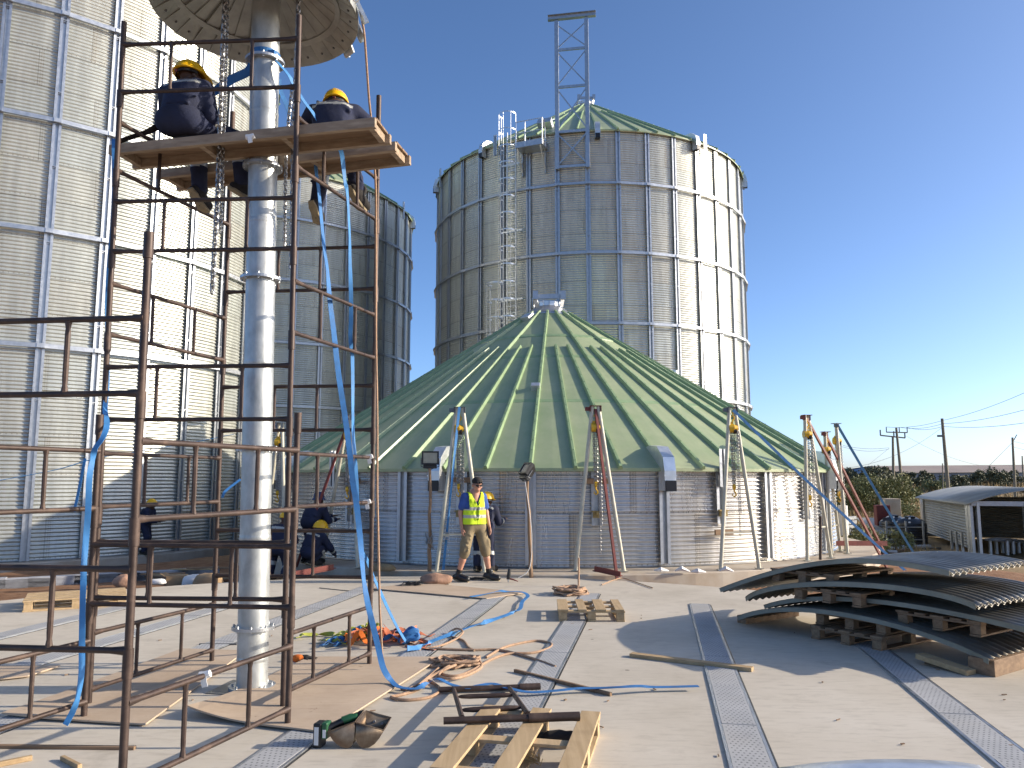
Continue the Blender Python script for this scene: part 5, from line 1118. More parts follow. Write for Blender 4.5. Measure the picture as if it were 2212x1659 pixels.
rope([gr(925, 1475), gr(900, 1490), gr(870, 1500), gr(845, 1506), gr(880, 1512), gr(930, 1505), gr(950, 1488), gr(925, 1470), gr(905, 1480, .03), gr(940, 1450), gr(960, 1430)], .012, "tan rope end doubled back at the near edge of the plywood")
rope([gr(905, 1405), gr(950, 1395), gr(985, 1380, .03), gr(1000, 1365, .07), gr(985, 1358, .06), gr(968, 1372), gr(1000, 1383), gr(1012, 1398), gr(1025, 1405)], .011, "thin tan rope with a standing loop beside the drain")
rr = random.Random(3)
def tangle(c, rx, ry, n, r, label, mat, name, h=.05, cat="rope", seed=1):
    rg = random.Random(seed); c = V(c); P = []; a = 0
    for i in range(n): a += rg.uniform(1.2, 2.4); f = rg.uniform(.35, 1.0); P.append(c + V((rx * f * cos(a), ry * f * sin(a), r + rg.random() * h)))
    m = MB(); m.path(spline(P, 6), r, 6); return tag(m.build(name, mat, None, True), label, cat)
tangle(G(1232, 1284), .28, .28, 60, .013, "tan rope coil in a heap at the far end of the drain behind the pallet", M_ROPE, "rope", .10, seed=4)
tangle(G(890, 1267), .20, .14, 40, .006, "black cable tangle lying on the far plywood", M_BLACK, "cable", .08, "cable", 5)
tangle(G(1035, 1252), .30, .10, 30, .006, "thin dark cable on the slab at the feet of the man in the vest", M_BLACK, "cable", .03, "cable", 6)
rope([G(690, 1270, .008), G(720, 1273, .008), G(770, 1277, .008), G(830, 1274, .008), G(900, 1256, .008), G(950, 1252, .008), G(968, 1262, .008)], .006, "thin dark cable running over the slab from the scaffold to the rock", M_BLACK, "cable", cat="cable")
rope([gr(1300, 1263), gr(1340, 1249, .02), gr(1365, 1255), gr(1410, 1270)], .008, "yellowish cord on the slab edge beside the red channel", M_ROPE, "cord", cat="cord")
def heap(c, label):
    root = thing("harness_heap", c, label, "harness heap"); rg = random.Random(11); c = V(c)
    for k in range(34):
        mt = rg.choice([M_LIME, M_LIME, M_SALMON, M_SALMON, M_SALMON, M_STRAP, M_ORANGE]); bx = {M_LIME: -.28, M_SALMON: .26, M_STRAP: rg.uniform(-.4, .5), M_ORANGE: -.1}[mt] + rg.uniform(-.22, .22)
        by = rg.uniform(-.2, .22); P = []; a = rg.uniform(0, 6)
        for i in range(7): a += rg.uniform(-1.3, 1.3); P.append(c + V((bx, by, .02 + rg.random() * .17 * max(.1, 1 - abs(bx) / .55)))); bx += .09 * cos(a); by += .08 * sin(a)
        t0 = rg.uniform(0, 3); S = spline(P, 5); m = MB(); m.ribbon(S, .05, [V((cos(t0 + i * .12), sin(t0 + i * .12), .4 * sin(i * .3))) for i in range(len(S))], .004); m.build("webbing", mt, root, True)
heap(G(812, 1385), "heap of lime, orange and blue safety harness webbing on the slab")
tangle(G(882, 1393), .11, .08, 16, .028, "knotted bunch of blue strap at the right end of the harness heap", M_STRAP, "strap", .13, "strap", 8)
# orange gloves on plywood
blob_c = G(648, 1429); gp = []
for k, (dx, dy, dz, r) in enumerate(((-.05, 0, .03, .03), (-.02, .0, .03, .035), (.02, .0, .025, .03))): gp.append(((dx, dy, dz), (dx + .02, dy - .01, dz), r, r))
rt = thing("work_gloves", blob_c, "orange and black work gloves lying on the plywood right of the pipe", "gloves"); blob("glove", gp, M_ORANGE, rt, .006, .015)
hp = hand_prims(V((.03, 0, .03)), (.9, -.1, .0), (0, 0, -1), (0, -1, 0), .3, 1.1); blob("glove", hp + [((.0, 0, .03), (.06, 0, .03), .03, .032)], M_BLACKC, rt, .004, .01)
rt = thing("work_glove", G(1198, 1612, .0), "dark dirty work glove lying inside the foreground pallet", "glove"); hp = hand_prims(V((.02, 0, .05)), (-.9, .3, .0), (0, 0, -1), (0, 1, 0), .4, 1.25); blob("glove", hp + [((.03, 0, .045), (.10, -.02, .05), .042, .05), ((-.03, .0, .05), (.03, 0, .05), .045, .05)], M_BLACKC, rt, .006, .02)
m = MB(); c = G(1160, 1652, .03); rg = random.Random(2)
for k in range(26): a = rg.uniform(-.5, .5) + 1.9; q = c + V((rg.uniform(-.02, .02), rg.uniform(-.02, .02), rg.uniform(0, .03))); m.path([q, q + V((cos(a) * .13, sin(a) * .13 - .05, rg.uniform(0, .03)))], .0022, 4)
tag(m.build("straw_tuft", M_DRY, None), "tuft of pale straw at the bottom edge between the pallet boards", "straw", kind="stuff")
def rock(c, s, label, seed):
    m = MB(); c = V(c); k0 = len(m.v); m.sphere((0, 0, 0), 1, 20, 12); 
    for i in range(k0, len(m.v)):
        p = V(m.v[i]); d = 1 + .22 * mnoise.noise(p * 1.3 + V((seed, 0, 0))) + .09 * mnoise.noise(p * 3.5 + V((0, seed, 0))); p *= d; m.v[i] = (p.x * s[0] + c.x, p.y * s[1] + c.y, max(-.01, p.z * s[2] + s[2] * .75) + c.z)
    return tag(m.build("rock", M_ROCK, None, 'all'), label, "rock", "rocks on the slab edge")
rock(G(940, 1262), (.27, .16, .10), "pinkish rock lying at the feet of the left lamp pole", 1)
rock(G(485 / 1.8228 * 1.0, 1268), (.16, .12, .11), "reddish rock at the far left edge of the slab behind the scaffold", 4)

tangle(G(985, 1437), .26, .20, 46, .011, "loose pile of tan rope left of the open loops on the slab", M_ROPE, "rope", .06, "rope", 15)
# two elevator buckets with a drill beside them
M_BUCKET = simple("scuffed_brown_bucket_steel", (0.30, 0.24, 0.17), 0.4, 0.7, 0.5, 9, 0.08, col2=(0.11, 0.065, 0.04))
def bucket(c, prof, back, label):
    """open steel cup: rounded end plates, curved belly, open top edge between the two rim points"""
    c = V(c); root = thing("elevator_bucket", c, label, "bucket", "steel elevator buckets"); m = MB(); q = len(prof); bk = V(back)
    mid = V((sum(x for x, z in prof) / q, 0, sum(z for x, z in prof) / q)); F = [c + V((x, 0, z + .004)) for x, z in prof]; B = [c + mid + (V((x, 0, z)) - mid) * .96 + bk + V((0, 0, .004)) for x, z in prof]
    m.add(F + B, [tuple(range(q)), tuple(range(2 * q - 1, q - 1, -1))] + [(j, q + j, q + j + 1, j + 1) for j in range(q - 1)])
    o = m.build("bucket_shell", M_BUCKET, root, True); so_ = o.modifiers.new("thick", 'SOLIDIFY'); so_.thickness = .005
    r = MB(); r.path([F[0], F[-1], B[-1], B[0], F[0]], .004, 6); r.build("bucket_rim", M_BUCKET, root, True)
    for t in (.35, .65):
        h = MB(); p = lerp(B[0], B[-1], t) - V((0, .002, .05)); h.tube(p, p - V((0, .012, 0)), .009, n=8); h.build("bucket_bolt", M_GALV, root)
bz = G(757, 1618); Pl = [(-.145, .10), (-.134, .078), (-.115, .05), (-.09, .026), (-.06, .008), (-.03, 0), (-.005, .004), (.012, .022), (.022, .06), (.024, .16)]
bucket(bz, Pl, (.035, .15, .035), "left scuffed elevator bucket, dark inside, a drill handle lying in it")
Pr = [(-.040, .155), (-.042, .08), (-.034, .038), (-.015, .012), (.015, 0), (.045, .004), (.08, .026), (.11, .06), (.135, .11)]
bucket(bz + V((.072, .0, 0)), Pr, (.03, .15, .035), "right scuffed elevator bucket with shiny inside, on the slab near the pallet")
M_DGREEN = simple("green_tool_plastic", (0.02, 0.10, 0.04), 0.4, 0, 0.3, 20)
dc = G(690, 1612); dr_ = thing("cordless_drill", dc, "green and black cordless drill standing on its battery beside the buckets", "drill")
Rd = Matrix.Rotation(radians(-12), 3, 'Z'); Dp = lambda x, y, z: dc + Rd @ V((x, y, z))
m = MB(); m.box(Dp(0, 0, .075), (.055, .09, .15), Rd); m.build("battery", M_BLACK, dr_, False, .008)
m = MB(); m.box(Dp(-.002, -.0465, .075), (.03, .002, .11), Rd); m.build("battery_label", M_WHITE, dr_)
m = MB(); m.box(Dp(.045, .0, .105), (.04, .075, .10), Rd); m.build("handle_base", M_DGREEN, dr_, False, .008)
m = MB(); m.box(Dp(.048, -.039, .09), (.022, .002, .05), Rd); m.build("data_plate", M_WHITE, dr_)
m = MB(); m.path([Dp(.05, 0, .11), Dp(.09, .03, .13), Dp(.14, .05, .15)], [.026, .021, .024], 12); m.build("grip", M_BLACK, dr_, True)
m = MB(); m.path([Dp(.13, .05, .15), Dp(.18, .07, .165), Dp(.22, .08, .175)], [.026, .028, .018], 12); m.build("motor_housing", M_DGREEN, dr_, True)
# grinder-like tool near the man
tc = G(1098, 1258); tr_ = thing("power_tool", tc, "black power tool with red lead standing on the slab right of the man", "power tool"); m = MB(); m.path([tc + V((0, 0, .05)), tc + V((.005, 0, .10)), tc + V((.02, 0, .22))], [.03, .035, .022], 10); m.build("tool_body", M_BLACK, tr_, True); m = MB(); m.path([tc + V((.02, 0, .06)), tc + V((.09, -.02, .045)), tc + V((.16, -.03, .02))], [.014, .012, .006], 8); m.build("tool_lead", M_REDOX, tr_, True); m = MB(); m.tube(tc + V((0, -.01, .07)), tc + V((.0, -.02, -.0)), .02, .006, 8); m.build("tool_bit", M_GALV, tr_, True)
# scaffold frame lying on the foreground pallet
fr = thing("ladder_frame", G(1090, 1530), "rusty scaffold frame lying flat across the foreground pallet", "scaffold frame"); zt_ = .17
a0, a1 = G(948, 1490, .03), G(1165, 1483, .03); c0, c1 = G(958, 1557, zt_), G(1252, 1547, zt_)
m = MB(); m.tube(a0, a1, .023, n=12); m.tube(lerp(a0, a1, .8), a1 + (a1 - a0) * .01, .028, n=12); m.tube(c0, c1, .023, n=12); m.tube(lerp(c0, c1, .62), c1, .029, n=12)
m.path([G(980, 1489, .03), G(998, 1550, zt_)], .018, 9); m.path([G(1100, 1486, .03), G(1140, 1542, zt_)], .018, 9); m.build("frame_tube", M_RUST, fr, True)
for (x0, y0, x1, y1, t) in ((989, 1505, 1112, 1501, .3), (996, 1534, 1128, 1528, .78)):
    p, q = G(x0, y0, lerp(.03, zt_, t)), G(x1, y1, lerp(.03, zt_, t)); d = q - p; m = MB(); m.path([p, p + d * .06, p + d * .2, q - d * .2, q - d * .06, q], [.006, .014, .018, .018, .014, .006], 9); m.build("rail", M_RUST, fr, True)
# curved white sheet at the lower right edge of the picture
m = MB(); p0, p1 = G(1690, 1668), G(2130, 1662); n = 24; vs = []
for i in range(n + 1):
    p = lerp(p0, p1, i / n) + V((0, .0, 0)); zz = .055 * sin(pi * min(1, max(0, i / n)))**.5
    for j, (dy, dz) in enumerate(((0.07, .002), (.06, zz * .5), (.03, zz), (-.05, zz + .005), (-.35, zz + .01))): vs.append(p + V((0, dy, dz)))
m.add(vs, [(i*5+j, i*5+j+1, i*5+6+j, i*5+5+j) for i in range(n) for j in range(4)]); o = m.build("roof_sheet", M_ZINC, None, True); so_ = o.modifiers.new("t", 'SOLIDIFY'); so_.thickness = .003; tag(o, "pale curved metal panel edge lying at the bottom right of the slab", "metal panel")
# broom-like stick and loose bits
m = MB(); q = G(1250, 1268); m.path([q, AT(1250, 1205, q.y + .1)], .016, 8); tag(m.build("wooden_stick", M_ROPE, None, True), "short upright wooden stick standing before the left leg of the central frame", "stick")
rg = random.Random(9); m = MB()
for k in range(46):
    x, y = rg.uniform(0, 2200), rg.uniform(1300, 1650); q = G(x, y, .004)
    if (q - SLAB_C).length > 7.6: continue
    a = rg.uniform(0, 6); m.box(q + V((0, 0, .004)), (rg.uniform(.015, .05), rg.uniform(.006, .016), .006), Matrix.Rotation(a, 3, 'Z'))
o = m.build("wood_chips", M_WOODD, None); tag(o, "scattered small wood chips and crumbs on the slab", "wood chips", kind="stuff")

# ------------------------------------------------------------------ floodlights on rough poles
def floodlight(base, top, yaw, pitch, size, label, plabel):
    q = G(*base) if len(base) == 2 else V(base); t = AT(top[0], top[1], q.y + .02); rg = random.Random(int(base[0])); n = 9
    m = MB(); m.path([lerp(q, t, i / n) + V((rg.uniform(-.012, .012), rg.uniform(-.012, .012), 0)) for i in range(n + 1)], [.036 - .010 * i / n + rg.uniform(-.003, .003) for i in range(n + 1)], 9)
    tag(m.build("wooden_pole", M_PLYEDGE, None, True), plabel, "pole", "wooden lamp poles")
    root = thing("floodlight", t, label, "floodlight", "floodlights on wooden poles"); w_, h_ = size; R = Matrix.Rotation(yaw, 3, 'Z') @ Matrix.Rotation(pitch, 3, 'X'); c = t + V((0, 0, .07 + h_ / 2 * abs(cos(pitch))))
    P = lambda x, y, z: c + R @ V((x, y, z)); m = MB()
    F = [(-w_/2, -.05, -h_/2), (w_/2, -.05, -h_/2), (w_/2, -.05, h_/2), (-w_/2, -.05, h_/2)]; M_ = [(-w_/2, .0, -h_/2), (w_/2, .0, -h_/2), (w_/2, .0, h_/2), (-w_/2, .0, h_/2)]; B = [(-w_*.3, .11, -h_*.32), (w_*.3, .11, -h_*.32), (w_*.3, .11, h_*.25), (-w_*.3, .11, h_*.25)]
    m.add([P(*v) for v in F + M_ + B], [(0, 4, 5, 1), (1, 5, 6, 2), (2, 6, 7, 3), (3, 7, 4, 0), (4, 8, 9, 5), (5, 9, 10, 6), (6, 10, 11, 7), (7, 11, 8, 4), (8, 11, 10, 9)])
    m.build("lamp_body", M_BLACK, root); m = MB(); t_ = .028
    for a, b, s_ in ((( -w_/2 + t_/2, 0, 0), 0, (t_, .02, h_)), ((w_/2 - t_/2, 0, 0), 0, (t_, .02, h_)), ((0, 0, h_/2 - t_/2), 0, (w_ - 2*t_, .02, t_)), ((0, 0, -h_/2 + t_/2), 0, (w_ - 2*t_, .02, t_))): m.box(P(a[0], -.052, a[2]), s_, R)
    m.build("lamp_bezel", M_BLACK, root); m = MB(); m.box(P(0, -.044, 0), (w_ - 2*t_ + .004, .006, h_ - 2*t_ + .004), R); m.build("lamp_glass", M_GLASS, root)
    m = MB(); m.box(P(0, .04, -h_/2 - .035), (w_ * .8, .11, .07), R); m.build("ballast_box", M_BLACK, root, False, .008); m = MB(); m.path([P(-w_*.53, .02, 0), P(-w_*.53, .02, -h_*.5 - .03), P(0, .03, -h_*.5 - .09), P(w_*.53, .02, -h_*.5 - .03), P(w_*.53, .02, 0)], .009, 6); m.build("lamp_bracket", M_DARKSTEEL, root)
    return q, t
q, t = floodlight((927, 1240), (929, 1012), radians(8), 0, (.31, .245), "square black floodlight with dusty glass facing us, left of the man in the vest", "crooked wooden pole carrying the floodlight left of the man")
tangle(lerp(q, t, .22), .09, .09, 30, .006, "grey cable coiled round the left lamp pole", M_CHAIN, "cable", .32, "cable", 12)
q, t = floodlight((1147, 1248), (1139, 1035), radians(-62), radians(-35), (.28, .23), "black floodlight tilted down, seen from the side, right of the man in the vest", "wooden pole carrying the tilted floodlight right of the man")
rope([t + V((-.05, -.05, .02)), lerp(t, q, .3) + V((.01, -.05, 0)), lerp(t, q, .6) + V((.04, -.06, 0)), lerp(t, q, .9) + V((-.02, -.06, 0)), q + V((-.22, -.1, .01))], .006, "white cable running down the right lamp pole", M_WHITE, "cable", cat="cable")

# ------------------------------------------------------------------ left edge: blocks, debris, ditch
for k in range(11):
    p = lerp(G(-40, 1262, -.2), G(430, 1238, -.2), k / 10); m = MB(); d = (G(430, 1238, -.2) - G(-40, 1262, -.2)).normalized(); z = ground_z(p.x, p.y)
    m.box((p.x, p.y, z + .07), (.76, .2, .2), Matrix.Rotation(atan2(d.y, d.x), 3, 'Z')); o = tag(m.build("concrete_block", M_BLOCK, None, False, .008), "grey concrete block in the low row below the left silo", "block", "row of blocks by the left silo")
rg = random.Random(21)
for k in range(9):
    p = G(rg.uniform(330, 500), rg.uniform(1240, 1252), -.2); a = rg.uniform(-.4, .4); m = MB(); L = rg.uniform(.5, 1.1); z = ground_z(p.x, p.y) + .03 + .045 * k * .5; m.box((p.x, p.y, z), (L, .1, .025), Matrix.Rotation(a, 3, 'Z') @ Matrix.Rotation(rg.uniform(-.08, .08), 3, 'Y'))
    tag(m.build("scrap_board", M_WOOD if k % 2 else M_WOODD, None), "scrap board in the rubbish pile between the left silo and the slab", "board", "boards in the rubbish pile")
M_CARD = simple("brown_cardboard", (0.36, 0.24, 0.13), 0.9, 0, 0.25, 4)
def sack(c, s, mat, label, name, seed):
    m = MB(); c = V(c); m.sphere((0, 0, 0), 1, 18, 12); 
    for i in range(len(m.v)):
        p = V(m.v[i]); d = 1 + .16 * mnoise.noise(p * 2.2 + V((seed, 0, 0))) + .1 * mnoise.noise(p * 5 + V((0, seed, 0))); p *= d; e = lambda q: math.copysign(abs(q)**.75, q); m.v[i] = (e(p.x) * s[0] + c.x, e(p.y) * s[1] + c.y, max(-.6, e(p.z)) * s[2] + s[2] * .6 + c.z)
    return tag(m.build(name, mat, None, 'all'), label, name.replace('_', ' '))
p = G(420, 1252, -.15); zz = ground_z(p.x, p.y); sack((p.x, p.y, zz), (.22, .14, .13), M_WHITE, "crumpled white plastic bag in the rubbish pile left of the pipe", "plastic_bag", 2)
p = G(450, 1256, -.15); zz = ground_z(p.x, p.y); sack((p.x, p.y, zz), (.26, .16, .16), M_CARD, "brown paper sack leaning in the rubbish pile beside the white bag", "paper_sack", 5)
p = G(383, 1250, -.15); zz = ground_z(p.x, p.y); m = MB(); m.box((p.x, p.y, zz + .09), (.36, .26, .18), Matrix.Rotation(.3, 3, 'Z')); m.box((p.x - .2, p.y - .05, zz + .19), (.12, .24, .008), Matrix.Rotation(.5, 3, 'Y')); tag(m.build("cardboard_box", M_CARD, None), "flattened brown cardboard box left of the white bag", "box")
p = G(340, 1268, -.05); sack((p.x, p.y, 0), (.13, .09, .05), M_WHITE, "small crumpled clear plastic scrap on the slab edge", "plastic_scrap", 8)
p = G(823, 1236, ZF); sack((p.x, p.y + .2, ZF), (.22, .12, .08), M_KHAKI, "olive bag lying on the plinth right of the scaffold", "bag", 9)
rg = random.Random(4)
for k, (x, y) in enumerate(((1430, 1236), (1475, 1237), (1510, 1239), (1570, 1237))):
    q = G(x, y, ZF); m = MB(); m.path([q + V((-.14, 0, .03)), q + V((-.03, -.04, .05 + .03 * (k % 2))), q + V((.12, .02, .02))], [.01, .045, .015], 7); tag(m.build("torn_film", M_WHITE, None, True), "crumpled strip of torn white film on the plinth at the wall foot", "plastic film", "torn film along the wall foot")

# ------------------------------------------------------------------ right background: shed, tanks, yard clutter
ZB = -1.0
n0, n1 = G(2106, 1204, ZB), G(1998, 1159, ZB); sd = (n1 - n0); SLn = sd.length; sd.normalize(); sx = V((sd.y, -sd.x, 0)); SW, SH_ = 4.6, 1.88
shed = thing("shed", (n0 + n1) / 2, "low corrugated shed with arched roof and dark open front at the right edge", "shed")
def corr(o, ax, up, L, H, pitch, amp, nrm, name, mat, parent, per=6, horizontal=True):
    m = int(H / pitch * per); vs = []
    for i in range(2):
        for j in range(m + 1): z = j / m * H; vs.append(tuple(o + ax * (L * i) + up * z + nrm * amp * cos(2 * pi * z / pitch) - parent.location))
    q = [(j, j + 1, m + 2 + j, m + 1 + j) for j in range(m)]; return npmesh(name, vs, q, mat, parent)
M_SHED = simple("dull_shed_sheet", (0.36, 0.36, 0.33), 0.6, 0.25, 0.25, 1.2)
corr(n0 + V((0, 0, .25)), sd, V((0, 0, 1)), SLn, SH_ - .33, .105, .018, -sx, "side_wall", M_SHED, shed)
corr(n0 + sx * SW + V((0, 0, .0)), sd, V((0, 0, 1)), SLn, SH_, .105, .018, sx, "side_wall", M_SHED, shed); corr(n1 + V((0, 0, 0)), sx, V((0, 0, 1)), SW, SH_, .105, .018, sd, "back_wall", M_SHED, shed)
m = MB(); n = 22; vs = []; Rr = 6.2; half = SW / 2 + .28; aM = math.asin(half / Rr)
for e in (-.45, SLn + .35):
    for i in range(n + 1):
        a = -aM + 2 * aM * i / n; vs.append(n0 + sd * e + sx * (SW / 2 + Rr * sin(a)) + V((0, 0, SH_ - .06 + Rr * cos(a) - Rr * cos(aM))))
m.add(vs, [(i, i + 1, n + 2 + i, n + 1 + i) for i in range(n)]); o = m.build("arched_roof", M_SHED, shed, True); so_ = o.modifiers.new("t", 'SOLIDIFY'); so_.thickness = .04
for k in range(2):
    m = MB(); p = n0 + sd * (.05 if k == 0 else .5); 
    m.beam(p - sx * .03, p - sx * .03 + V((0, 0, SH_)), .14, .10); m.build("corner_post", M_GALV, shed)
m = MB(); p = n1 - sd * .1; m.beam(p - sx * .06, p - sx * .06 + V((0, 0, SH_)), .14, .10); m.beam(p - sx * .06 - sd * .35, p - sx * .06 - sd * .35 + V((0, 0, SH_)), .14, .10); m.build("corner_post", M_GALV, shed)
for t in (.18, 1.6, 3.0, SW): m = MB(); p = n0 + sx * t; m.beam(p, p + V((0, 0, SH_)), .13, .10); m.build("front_post", M_GALV, shed)
m = MB(); m.beam(n0 + V((0, 0, SH_ - .03)), n0 + sx * SW + V((0, 0, SH_ - .03)), .1, .16); m.build("front_beam", M_GALV, shed)
for t in (.22, .55, .85): m = MB(); p = n0 + sd * (SLn * .3 * t + .6) - sx * .12; m.beam(p + V((0, 0, .0)), p + V((0, 0, .8 - .1 * t)), .07, .07); m.build("side_stake", M_GALV, shed)
for k in range(5):
    m = MB(); p = n0 + sx * (1.0 + .3 * k) + sd * (1.2 + .5 * k); hgt = .55 - .05 * k; m.box(p + V((0, 0, hgt)), (.9, .5, .07), Matrix.Rotation(.6, 3, 'Z'))
    for dx in (-.3, .3): m.box(p + V((dx, 0, hgt / 2)), (.08, .08, hgt))
    tag(m.build("work_bench", M_GALV, None), "grey steel trestle in the dark shed" , "trestle", "trestles in the shed")
M_TANK = simple("black_tank_plastic", (0.02, 0.021, 0.024), 0.35, 0, 0.3, 5)
def tank(c, r, h, label):
    root = thing("water_tank", c, label, "water tank", "black water tanks"); prof = [(0.01, 0), (r, 0)]
    for k in range(9): z = h * .8 * k / 9; prof += [(r, z + .02), (r + .02, z + .05), (r, z + .08)]
    prof += [(r, h * .82), (r * .72, h * .97), (r * .3, h)]; m = MB(); m.lathe(prof, c, 28); m.build("tank_body", M_TANK, root, True); m = MB(); m.lathe([(r * .32, h - .01), (r * .32, h + .08), (.01, h + .1)], c, 16); m.build("tank_lid", M_TANK, root, True)
    m = MB()
    for k in range(6): a = 2 * pi * k / 6; m.beam(V(c) + V((r * .95 * cos(a), r * .95 * sin(a), h * .84)), V(c) + V((r * .4 * cos(a), r * .4 * sin(a), h + .02)), .08, .05)
    m.build("tank_lug", M_WHITE, root)
g = AT(1968, 1155, 33.0); tank((g.x, 33.0, ZB - .1), .62, 1.15, "black ribbed water tank beside the shed, the right one"); g = AT(1933, 1150, 34.0); tank((g.x, 34.0, ZB - .1), .60, 1.15, "black ribbed water tank farther from the shed, the left one")
m = MB(); g = AT(1945, 1160, 31.8)
for dx in (-.55, .25, .95): m.beam((g.x + dx, 31.8, ZB), (g.x + dx, 31.8, ZB + 1.0), .06, .06)
for z in (.25, .75): m.beam((g.x - .6, 31.8, ZB + z), (g.x + 1.0, 31.8, ZB + z), .04, .04)
tag(m.build("pipe_railing", M_GALV, None), "grey pipe railing in front of the black tanks", "railing")
m = MB(); g0, g1 = AT(1868, 1112, 36), AT(1912, 1128, 33); m.beam((g0.x, 36, -.1), (g1.x, 33, -.6), .8, .05); m.build
tag(m.build("tilted_sheet", M_SHED, None), "tilted pale sheet with torn edge lying in the yard clutter", "sheet")
m = MB(); g = AT(1906, 1112, 34.5); m.box((g.x, 34.5, -.2), (.62, .3, 1.5)); tag(m.build("red_cabinet", M_REDOX, None, False, .02), "dull red box standing left of the leaning poles' base", "cabinet")
m = MB(); g = AT(1924, 1105, 38); m.box((g.x, 38, -.2), (.75, .6, 1.9)); tag(m.build("concrete_pillar", M_PLINTH, None, False, .02), "grey brown pillar block at the foot of the twin utility poles", "pillar")
rg = random.Random(14)
for k in range(16):
    x = rg.uniform(1835, 1990); y = rg.uniform(1150, 1200); p = G(x, y, -.75); z = ground_z(p.x, p.y); m = MB(); m.box((p.x, p.y, z + .1 + .06 * (k % 3)), (rg.uniform(1.0, 2.6), .16, .07), Matrix.Rotation(rg.uniform(-.5, .5), 3, 'Z') @ Matrix.Rotation(rg.uniform(-.05, .05), 3, 'Y'))
    tag(m.build("scrap_beam", (M_DARKSTEEL, M_WOODD, M_GALV)[k % 3], None), "scrap beam lying in the yard clutter behind the right frames", "beam", "scrap beams in the yard")
m = MB(); g = AT(1822, 1125, 28); m.tube((g.x, 28, -.9), (g.x, 28, .75), .16, n=14); tag(m.build("white_pipe", M_WHITE, None, True), "short white pipe standing behind the rightmost frame", "pipe")
m = MB(); g0, g1 = AT(1812, 1140, 29), AT(1850, 1140, 30)
for z in np.arange(-.9, .25, .16): m.beam((g0.x, 29, z), (g1.x, 30, z), .05, .12)
tag(m.build("low_fence", M_GALV, None), "low grey boarded fence behind the rightmost frame", "fence")

# ------------------------------------------------------------------ far right: warehouse, poles and wires, trees, grass
wr = thing("warehouse", (80, 150, -1.0), "long far warehouse with brownish roof on the horizon at the right", "warehouse")
M_WROOF = simple("brown_roof_sheet", (0.30, 0.235, 0.19), 0.8, 0, 0.2, 0.15); M_WWALL = simple("grey_blue_wall", (0.20, 0.24, 0.30), 0.8, 0, 0.15, 0.1)
x0, x1 = AT(1948, 1020, 150).x, AT(2500, 1020, 150).x; m = MB(); zr, ze_, zw = 4.55, 2.85, -0.6
m.add([(x0, 150, ze_), (x1, 150, ze_ + .35), (x1, 172, zr + .35), (x0 + 4, 172, zr), (x1, 194, ze_ + .3), (x0, 194, ze_)], [(0, 1, 2, 3), (3, 2, 4, 5)]); m.build("roof", M_WROOF, wr)
m = MB(); m.add([(x0 + 1, 150.6, zw), (x1, 150.6, zw), (x1, 150.6, ze_ + .3), (x0 + 1, 150.6, ze_), (x0 + 1, 193, zw), (x0 + 1, 193, ze_), (x0 + 4, 172, zr - .1)], [(0, 1, 2, 3), (0, 3, 6, 5, 4)]); m.build("wall", M_WWALL, wr)
m = MB(); m.beam((x0 + 2, 140, 1.15), (x1, 140, 1.25), .6, .4); tag(m.build("boundary_wall", M_BLOCK, None), "low pale boundary wall in front of the far warehouse", "wall")
def upole(top, base, Y, label, r=.13):
    b = AT(*base, Y); t = AT(*top, Y); m = MB(); m.path([b - V((0, 0, .6)), lerp(b, t, .5), t], [r * 1.2, r, r * .8], 10); root = thing("utility_pole", b, label, "utility pole", "utility poles"); m.build("pole", M_POLE, root, True); return root, t
pA, tA = upole((1928.6, 944), (1931, 1088), 76, "utility pole with a long crossarm, left one of the close pair"); pB, tB = upole((1936, 924), (1953.5, 1100), 74, "leaning utility pole with pin insulators, right one of the close pair")
pC, tC = upole((2035, 904), (2050.5, 1080), 66, "tall bare utility pole behind the shed roof", .14); pD, tD = upole((2187, 945), (2193.5, 1078), 84, "utility pole near the right edge with a stay wire"); pE, tE = upole((2208, 985), (2212, 1072), 130, "far small utility pole at the very right edge", .12); pF, tF = upole((2036, 1001), (2037, 1068), 90, "thin short post just left of the tall bare pole", .07)
m = MB(); a, c = AT(1902, 940.5, 76), AT(1955, 946, 76); m.beam(a, c, .12, .12); m.build("crossarm", M_POLE, pA)
for q in (a, c, lerp(a, c, .55)): m = MB(); m.tube(q, q + V((0, 0, .55)), .07, n=6); m.build("insulator", M_DARKSTEEL, pA)
m = MB(); a2, c2 = AT(1915, 933.5, 74), AT(1960, 934.5, 74); m.beam(a2, c2, .10, .10); m.build("crossarm", M_POLE, pB)
ins = []
for q in (a2, lerp(a2, c2, .62), c2): m = MB(); m.tube(q, q + V((0, 0, .5)), .05, n=6); m.build("insulator", M_DARKSTEEL, pB); ins.append(q + V((0, 0, .5)))
m = MB(); m.tube(tC + V((-.5, 0, -1.5)), tC + V((0, 0, -1.5)), .09, n=6); m.build("insulator", M_DARKSTEEL, pC); m = MB(); m.tube(tD + V((0, 0, -.5)), tD + V((.5, 0, .3)), .05, n=6); m.build("insulator", M_DARKSTEEL, pD)
def wire(p, q, sag, label, r=.015):
    n = 14; m = MB(); m.path([lerp(p, q, i / n) - V((0, 0, sag * 4 * (i / n) * (1 - i / n))) for i in range(n + 1)], r, 4, False); tag(m.build("power_line", M_DARKSTEEL, None), label, "power line", "overhead wires")
far = [AT(2290, 812, 45), AT(2290, 862, 45), AT(2290, 900, 45)]
for i, (pc, lb) in enumerate(((908, "highest"), (915, "middle"), (921, "lowest"))):
    c_ = AT(2037, pc, 66); wire(ins[i], c_, .25, "overhead wire from the leaning pole to the tall bare pole, %s of three" % lb); wire(c_, far[i], .3, "overhead wire from the tall bare pole off to the right, %s of three" % lb)
